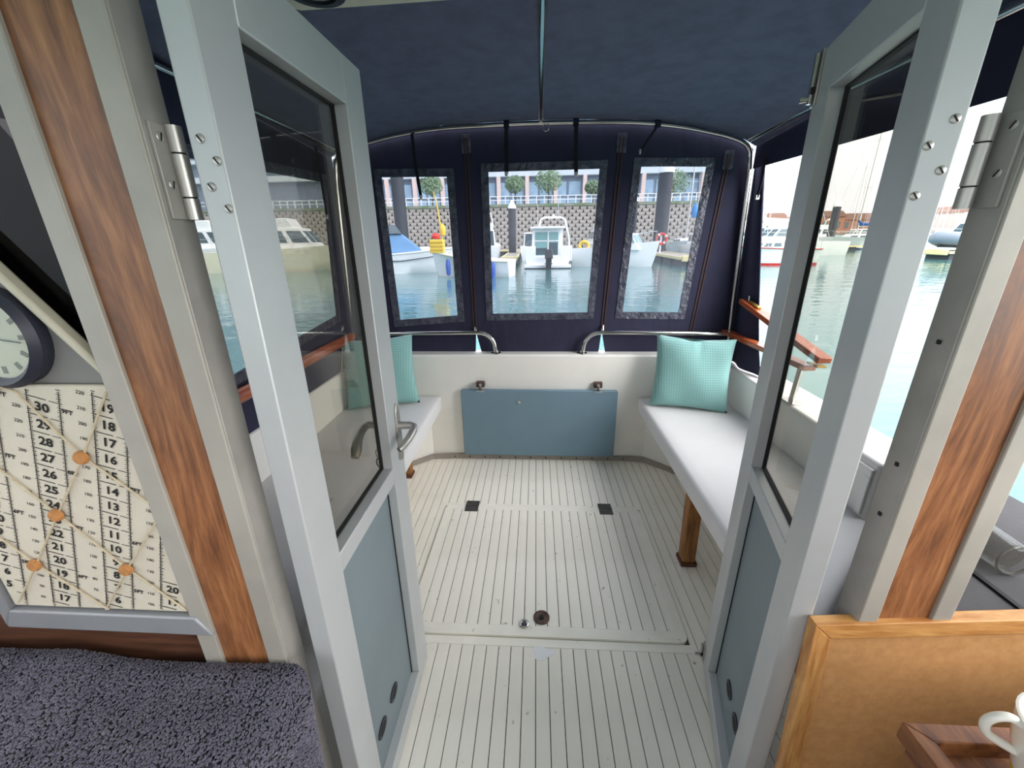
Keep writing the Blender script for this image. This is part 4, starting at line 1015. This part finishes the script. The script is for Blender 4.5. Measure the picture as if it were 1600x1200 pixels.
o = MB().lathe([(0,-.26),(.10,-.22),(.14,-.05),(.12,.15),(.04,.26),(0,.27)], (-4.24,19.55,1.78), 14).build('yellow_float', byel, None, smooth=True, origin=(-4.24,19.55,1.5)); tag(o, 'yellow pear-shaped float hanging on the danbuoy pole', 'float')
def liferingf(x, y, z):
    t = thing('life_ring', 'red life ring on a white stand at the pontoon end', 'life ring', (x,y,ZW+.5))
    MB().tube([(x+.36*math.cos(a),y,z+.36*math.sin(a)) for a in [2*math.pi*k/20 for k in range(20)]], .085, 10, True).build('ring', lifered, t, smooth=True)
    for a in (.6,2.2,3.8,5.4): MB().tube([(x+.36*math.cos(a-.16),y,z+.36*math.sin(a-.16)),(x+.36*math.cos(a+.16),y,z+.36*math.sin(a+.16))], .092, 10).build('band', bw, t, smooth=True)
    MB().box(x-.06,x+.06,y+.10,y+.18,ZW+.5,z+.45).build('stand', bw, t)
liferingf(9.45, 33.3, 1.22)
o = MB().tube([(4.0+.36*math.cos(a),36.4+.05*math.sin(3*a),.71+.36*math.sin(a)) for a in [2*math.pi*k/18 for k in range(18)]], .15, 8, True).build('hose_coil', byel, None, smooth=True, origin=(4.0,36.4,.2)); tag(o, 'yellow hose coil on the pontoon beyond the motor boat', 'hose')
# further motor boats behind
def cruiser(label, x, y, head, L, b, f0, f1, hz, m=bw, stripe=None, fly=True, sheer=None, glass=bglass, name='cabin_cruiser', ho=0.):
    t = thing(name, label, 'boat', (0,0,0), GB); sh = hull(t, L, b, f0, f1, m, stripe, sheer)
    house(t, 'cabin', bw, -L*.22+ho, L*.26+ho, b*.74, b*.66, f0*.9, f0+hz, .1, L*.12, glass, (.42,.88), 3, True, True)
    if fly:
        MB().hexa([(-b*.6,-L*.2,f0+hz),(b*.6,-L*.2,f0+hz),(b*.5,L*.1,f0+hz),(-b*.5,L*.1,f0+hz)],[(-b*.66,-L*.22,f0+hz+.45),(b*.66,-L*.22,f0+hz+.45),(b*.5,L*.06,f0+hz+.55),(-b*.5,L*.06,f0+hz+.55)]).build('flybridge', bw, t, .05)
        MB().tube([(-b*.6,-L*.18,f0+hz+.4),(-b*.5,-L*.2,f0+hz+1.2),(b*.5,-L*.2,f0+hz+1.2),(b*.6,-L*.18,f0+hz+.4)], .05, 8).build('radar_arch', bw, t, smooth=True)
        MB().lathe([(0,0),(.28,.0),(.28,.12),(0,.18)], (0,-L*.2,f0+hz+1.22), 16).build('radar_dome', bw, t, smooth=True)
    railing(t, sh, .55, .5, .97, 5); MB().tube([(b*.3,-L*.1,f0+hz),(b*.3,-L*.12,f0+hz+2.2)], .012, 5).build('aerial', bw, t)
    place_boat(t, x, y, head); return t
cruiser('white flybridge cruiser behind the open boat at the edge of the middle window', -4.5, 36.5, 4, 8, 1.5, 1.15, 1.5, 1.25)
cruiser('small white cabin boat tucked behind the wheelhouse motor boat', -.25, 37.0, 0, 5.5, 1.1, 1.0, 1.3, 1.15, fly=False)
cruiser('white cruiser with a radar arch beside the coiled hose', 6.2, 41.5, 5, 8, 1.5, 1.15, 1.5, 1.2)
t = cruiser('white sports cruiser with its bow pointing at the red life ring', 4.75, 26.6, -118, 4.6, 1.2, 1.05, 1.45, .85, fly=True, glass=bgreen, ho=.55)
cruiser('white cruiser moored beyond the cream pontoon edge, nearest the yacht mast', 12.9, 33.5, 172, 7.5, 1.5, 1.0, 1.35, .9, fly=False)
cruiser('cream motor cruiser seen through the starboard door glass', -15.2, 25.5, -80, 8.5, 1.5, 1.15, 1.6, 1.3, bcream)
cruiser('white cruiser with a dark window band beyond the long side window', -21.5, 27.5, -85, 9, 1.6, 1.2, 1.6, 1.3)
cruiser('white cruiser moored in the farthest berth seen through the side window', -26, 38, -75, 9, 1.6, 1.2, 1.6, 1.3)
cruiser('white cruiser behind the red-striped yacht', 21.5, 38.5, 95, 9, 1.6, 1.1, 1.5, 1.2)
cruiser('distant white cruiser below the brick houses', 44, 72, 80, 10, 1.7, 1.2, 1.6, 1.4)
cruiser('distant white cruiser beside the steel pile with white cap', 36, 66, 95, 9, 1.6, 1.2, 1.6, 1.4)
cruiser('far white cruiser in the row below the pale shed', 47, 92, 95, 9, 1.6, 1.2, 1.6, 1.4)
cruiser('far white cruiser in the row below the long brick terrace', 78, 96, 80, 10, 1.7, 1.2, 1.6, 1.4)
cruiser('far white cruiser in the gap between the brick house and the terrace', 64, 90, 88, 9, 1.6, 1.2, 1.6, 1.4, fly=False)
cruiser('white motor cruiser with dark glass behind the cream boom', 20.5, 44.5, 88, 8, 1.5, 1.2, 1.6, 1.3)
# sailing yachts
def yacht(label, x, y, head, L, b, f0, m, stripe, sheer, mh, cover, boom=3.2, name='sailing_yacht'):
    t = thing(name, label, 'boat', (0,0,0), GB); sh = hull(t, L, b, f0, f0*1.25, m, stripe, sheer, .7, transom_w=.7)
    house(t, 'coachroof', bw, -L*.12, L*.22, b*.6, b*.5, f0*.95, f0+.42, .05, .5, bglass, (.3,.75), 3, False)
    MB().box(-b*.5,b*.5,-L*.36,-L*.14,f0*.9,f0+.18).build('cockpit', bcream, t, .03)
    mast(t, 0, L*.08, f0+.4, mh, .07, boom, cover); railing(t, sh, .6, .02, .98, 7, steel, .012)
    place_boat(t, x, y, head); return t
yacht('white sailing yacht with a red boot stripe and red sheer line in the open side', 13.7, 26.6, 86, 5.4, 1.35, .92, bw, bred, bred, 8.5, creamcov, 2.4)
yacht('white sailing yacht under a deep blue sail cover seen through the port door glass', 37.5, 52.0, 82, 9.5, 1.6, 1.2, bw, bnavy, None, 14, sailb, 3.6)
yacht('white sailing yacht with a tall bare mast behind the life ring pontoon', 14.4, 43.0, 176, 7.5, 1.5, 1.1, bw, None, None, 14, None, 3.0)
yacht('sailing yacht with a cream sail cover at the far side berths', 33, 58, 95, 9.0, 1.5, 1.1, bw, bnavy, None, 13, creamcov)
yacht('distant sailing yacht with a bare mast below the brick houses', 47, 62, 88, 10, 1.6, 1.2, bw, bblack, None, 15, None)
yacht('distant sailing yacht with a blue sail cover in the gap beside the port door', 58, 60, 80, 10, 1.6, 1.2, bw, bnavy, None, 14, sailb)
o = MB().lathe([(0,-.55),(.18,-.5),(.28,-.2),(.26,.2),(.1,.6),(0,.65)], (13.1,37.4,3.35), 14).build('blue_buoy', mat('buoy_blue', (50,134,200), .5), None, smooth=True, origin=(13.1,37.4,2.8)); tag(o, 'blue teardrop buoy hung in the rigging of the tall yacht', 'buoy')
# grey inflatable
t = thing('inflatable_dinghy', 'grey inflatable dinghy parked on the pontoon in the gap beside the door', 'dinghy', (0,0,0), GB)
MB().tube([(-.75,-1.7,.35),(-.78,0,.36),(-.7,1.0,.42),(-.35,1.65,.52),(0,1.85,.56),(.35,1.65,.52),(.7,1.0,.42),(.78,0,.36),(.75,-1.7,.35)], [.22,.26,.26,.25,.25,.25,.26,.26,.22], 12).build('tube', bgrey, t, smooth=True)
MB().box(-.6,.6,-1.6,1.2,.15,.25).build('floor_boards', bblack, t); MB().box(-.5,.5,-1.5,-1.42,.2,.7).build('transom', bblack, t); MB().box(-.7,.7,-.2,.1,.42,.48).build('thwart', bgrey, t)
place_boat(t, 29.0, 30.0, 95); t.location.z = ZW+.5; t.scale = (1.5,1.5,1.6)
cruiser('white motor boat with a teal cover behind the grey inflatable', 35, 36, 85, 8, 1.5, 1.1, 1.5, 1.4, fly=True)
# piles
def pile(label, x, y, top, r):
    t = thing('mooring_pile', label, 'pile', (x,y,ZW-.5), 'steel mooring piles')
    MB().tube([(x,y,ZW-.5),(x,y,top-.7*r)], r, 16).build('shaft', pilem, t, smooth=True)
    MB().lathe([(0,0),(r*1.12,0),(r*1.12,r*.5),(r*.3,r*2.0),(0,r*2.2)], (x,y,top-.7*r), 16).build('cap', bw, t, smooth=True)
pile('thick dark mooring pile with white cap in the starboard curtain window', -11.9, 38, 7.6, .55)
pile('dark mooring pile with pointed white cap in the middle window', -2.15, 38.8, 4.1, .33)
pile('tall thick dark mooring pile with white cap above the life ring', 10.35, 37.0, 6.55, .55)
pile('slim dark mooring pile with white cap beside the sports cruiser', 8.6, 39.5, 4.5, .28)
pile('dark mooring pile with white cap in front of the brick houses', 34.2, 52.5, 4.6, .4)
# quay wall and railing
qm = mat('quay_concrete', (112,106,100), .9, var=.2, vscale=.6); qb = mat('quay_block', (186,174,162), .9, var=.15, vscale=1.2)
QY = 57.0
qw = bx('wall_quay', qm, (-95,26,QY,QY+1.2,-3,5.25)); tag(qw, 'harbour wall faced with pocketed concrete blocks', kind='structure')
mbq = MB(); 
for r in range(13):
    z0 = -.2+r*.42
    for c in range(-60, 37):
        x0 = c*.92+(r % 2)*.46
        if x0 > 25: continue
        mbq.add([(x0+.06,QY,z0+.04),(x0+.80,QY,z0+.04),(x0+.80,QY,z0+.36),(x0+.06,QY,z0+.36),(x0+.15,QY-.3,z0+.01),(x0+.73,QY-.3,z0+.01),(x0+.89,QY-.3,z0+.40),(x0-.01,QY-.3,z0+.40)],[(4,5,6,7),(0,1,5,4),(1,2,6,5),(2,3,7,6),(3,0,4,7)])
o = mbq.build('block', qb, qw); o['kind'] = 'stuff'; o.name = 'blocks'
cp = MB().box(-95,26,QY-.45,QY+1.3,5.25,5.55).build('coping', mat('quay_coping', (150,150,138), .9, col2=(110,130,86), vscale=.8), qw)
rl = thing('quay_railing', 'white railing along the top of the harbour wall', 'railing', (0,QY,5.55))
for z in (6.05, 6.5): MB().tube([(-60,QY+.2,z),(26,QY+.2,z)], .045, 6).build('rail', bw, rl)
p0 = MB().box(-.05,.05,-.05,.05,0,1.0).build('post', bw, None); p0.parent = rl; p0.location = (-40,.2,0)
for k in range(1, 67):
    p = p0.copy(); COL.objects.link(p); p.parent = rl; p.location = (-40+k*1.0,.2,0)
ld = bx('ground_promenade', mat('promenade', (160,156,148), .9, var=.1, vscale=.3), (-120,27,QY+1.2,92,-3,5.3)); tag(ld, kind='structure')
# hotel
hb = thing('hotel_building', 'long glass fronted hotel with pink columns above the harbour wall', 'building', (-10,92,5.3))
hg = mat('hotel_hazed_glass', (176,204,222), .15, col2=(140,172,196), vscale=.5); hp = mat('hotel_pink_render', (222,200,190), .8); hs = mat('hotel_slab', (206,216,220), .6); hgrey = mat('hotel_grey_render', (164,170,176), .7)  # distance haze painted into the glass colour, paled towards blue-white
MB().box(-90,41,92,112,5.3,42).build('core', mat('hotel_hazed_interior', (124,138,154), .5), hb)  # core colour lightened as well to carry the haze
for k, z in enumerate((5.35, 13.2, 16.8, 20.4, 24.0, 27.6, 31.2, 34.8)):
    MB().box(-91,42,90.6 if k else 91,92,z,z+(1.1 if k == 1 else .7)).build('floor_slab', hs, hb)
zz = [(5.8,9.2),(9.5,12.2),(14.5,16.6),(17.7,20.2),(21.3,23.8),(24.9,27.4),(28.5,31)]
wm = {}
for r, (z0, z1) in enumerate(zz):
    for c in range(-13, 14):
        x0 = c*2.9+.7
        if r >= 2 and c > 6:
            pass
        key = round(z1-z0,2)
        if key not in wm:
            wm[key] = MB().box(0,2.4,0,.15,0,z1-z0).build('window', hg, None); o = wm[key]
        else: o = wm[key].copy(); COL.objects.link(o)
        o.parent = hb; o.location = Vector((x0,91.85,z0))-hb.location
for c in range(-7, 8):
    x0 = c*5.75-1.9
    MB().box(x0-.38,x0+.38,90.4,91.2,5.3,13.2).build('column', hp, hb)
# trees along the promenade
leafm = mat('hazed_tree_leaf', (140,162,126), .8, col2=(104,130,96), vscale=1.5); bark = mat('bark', (92,80,66), .9)  # leaf greens paled, haze over the promenade is in the colour
def tree(label, x, y, z, h, r, seed):
    t = thing('promenade_tree', label, 'tree', (x,y,z), 'trees on the promenade'); rr = random.Random(seed)
    MB().tube([(x,y,z),(x+.1,y,z+h*.4),(x,y,z+h*.75)], [.16,.13,.07], 8).build('trunk', bark, t, smooth=True)
    mb = MB()
    for k in range(900):
        th = rr.uniform(0,6.283); c = rr.uniform(-1,1); q = r*(rr.random()**.4); s = math.sqrt(1-c*c)
        p = Vector((x+q*s*math.cos(th), y+q*s*math.sin(th), z+h*.75+q*c*.8)); a = Vector((rr.uniform(-1,1),rr.uniform(-1,1),rr.uniform(-1,1))).normalized(); b = a.orthogonal().normalized(); d = rr.uniform(.14,.3)
        mb.add([p-a*d, p+b*d*.5, p+a*d, p-b*d*.5], [(0,1,2,3)])
    o = mb.build('crown', leafm, t); o['kind'] = 'stuff'
tree('round tree before the hotel columns, above the pointed pile', -3.6, 74, 5.3, 6.0, 1.7, 1)
tree('broad tree before the hotel columns above the wheelhouse motor boat', 1.9, 74, 5.3, 6.6, 2.3, 2)
tree('tree before the hotel in the starboard curtain window', -17.5, 74, 5.3, 6.2, 2.0, 3)
tree('bushy tree before the hotel in the port curtain window', 22, 74, 5.3, 5.6, 2.6, 4)
tree('small tree before the hotel columns beside the wider curtain gap', 9.4, 76, 5.3, 5.4, 1.4, 6)
# far shore to port
fs_ = bx('ground_far_shore', mat('far_shore', (138,132,122), .95, var=.2, vscale=.05), (27,250,110,200,-3,1.6)); tag(fs_, kind='structure')
brick = mat('far_brick', (168,118,94), .9, var=.12, vscale=.4); rooft = mat('far_roof', (138,104,90), .9); pale = mat('far_pale_render', (214,208,200), .9)
def housef(label, x, y, w, d, h, m):
    t = thing('quayside_house', label, 'building', (x,y,1.6), 'buildings on the far shore')
    MB().box(x-w/2,x+w/2,y-d/2,y+d/2,1.6,1.6+h).build('wall', m, t)
    MB().prism([(x-w/2-.3,1.6+h),(x+w/2+.3,1.6+h),(x+w/2-1.2,1.6+h+min(1.5,w*.14)),(x-w/2+1.2,1.6+h+min(1.5,w*.14))], 'y', y-d/2-.3, y+d/2+.3).build('roof', rooft, t)
    n = max(2, int(w/3))
    for k in range(n):
        xx = x-w/2+(k+.5)*w/n; MB().box(xx-.5,xx+.5,y-d/2-.06,y-d/2+.02,2.8,4.3).build('window', bglass, t)
housef('brick house standing alone beside the capped pile', 71, 116, 9, 8, 3.9, brick)
housef('long brick terrace behind the yacht masts', 88, 120, 22, 9, 3.2, brick)
housef('pale rendered shed in the open side of the canopy', 58, 118, 10, 8, 3.6, pale)
housef('pale rendered building behind the farthest masts', 112, 118, 16, 9, 4.6, pale)
housef('pale low building seen in the gap beside the port door', 140, 116, 20, 9, 5.2, pale)
housef('grey rendered house behind the cream boom', 53, 130, 9, 8, 6.2, mat('far_grey_render', (170,168,170), .9))
for k, (x, y, h) in enumerate(((50,80,13),(62,84,14),(70,80,12),(78,88,15),(90,82,13),(66,95,14),(57,92,12))):
    lab = ['slim mast left of the brick house','slim mast rising before the brick house','slim mast before the long brick terrace','tallest slim mast before the terrace','slim mast right of the terrace','slim mast behind the brick house','slim mast near the pale shed'][k]
    t = thing('distant_yacht', 'far moored yacht with a %s' % lab, 'boat', (0,0,0), 'distant yachts'); hull(t, 9, 1.5, 1.1, 1.4, bw, bnavy if k % 2 else None); mast(t, 0, .5, 1.1, h, .07, 3.0, [None,sailb,creamcov][k%3]); house(t, 'coachroof', bw, -1.5, 2, .9, .75, 1.0, 1.55, .05, .5, bglass, (.3,.8), 2, False); place_boat(t, x, y, 85+7*k)
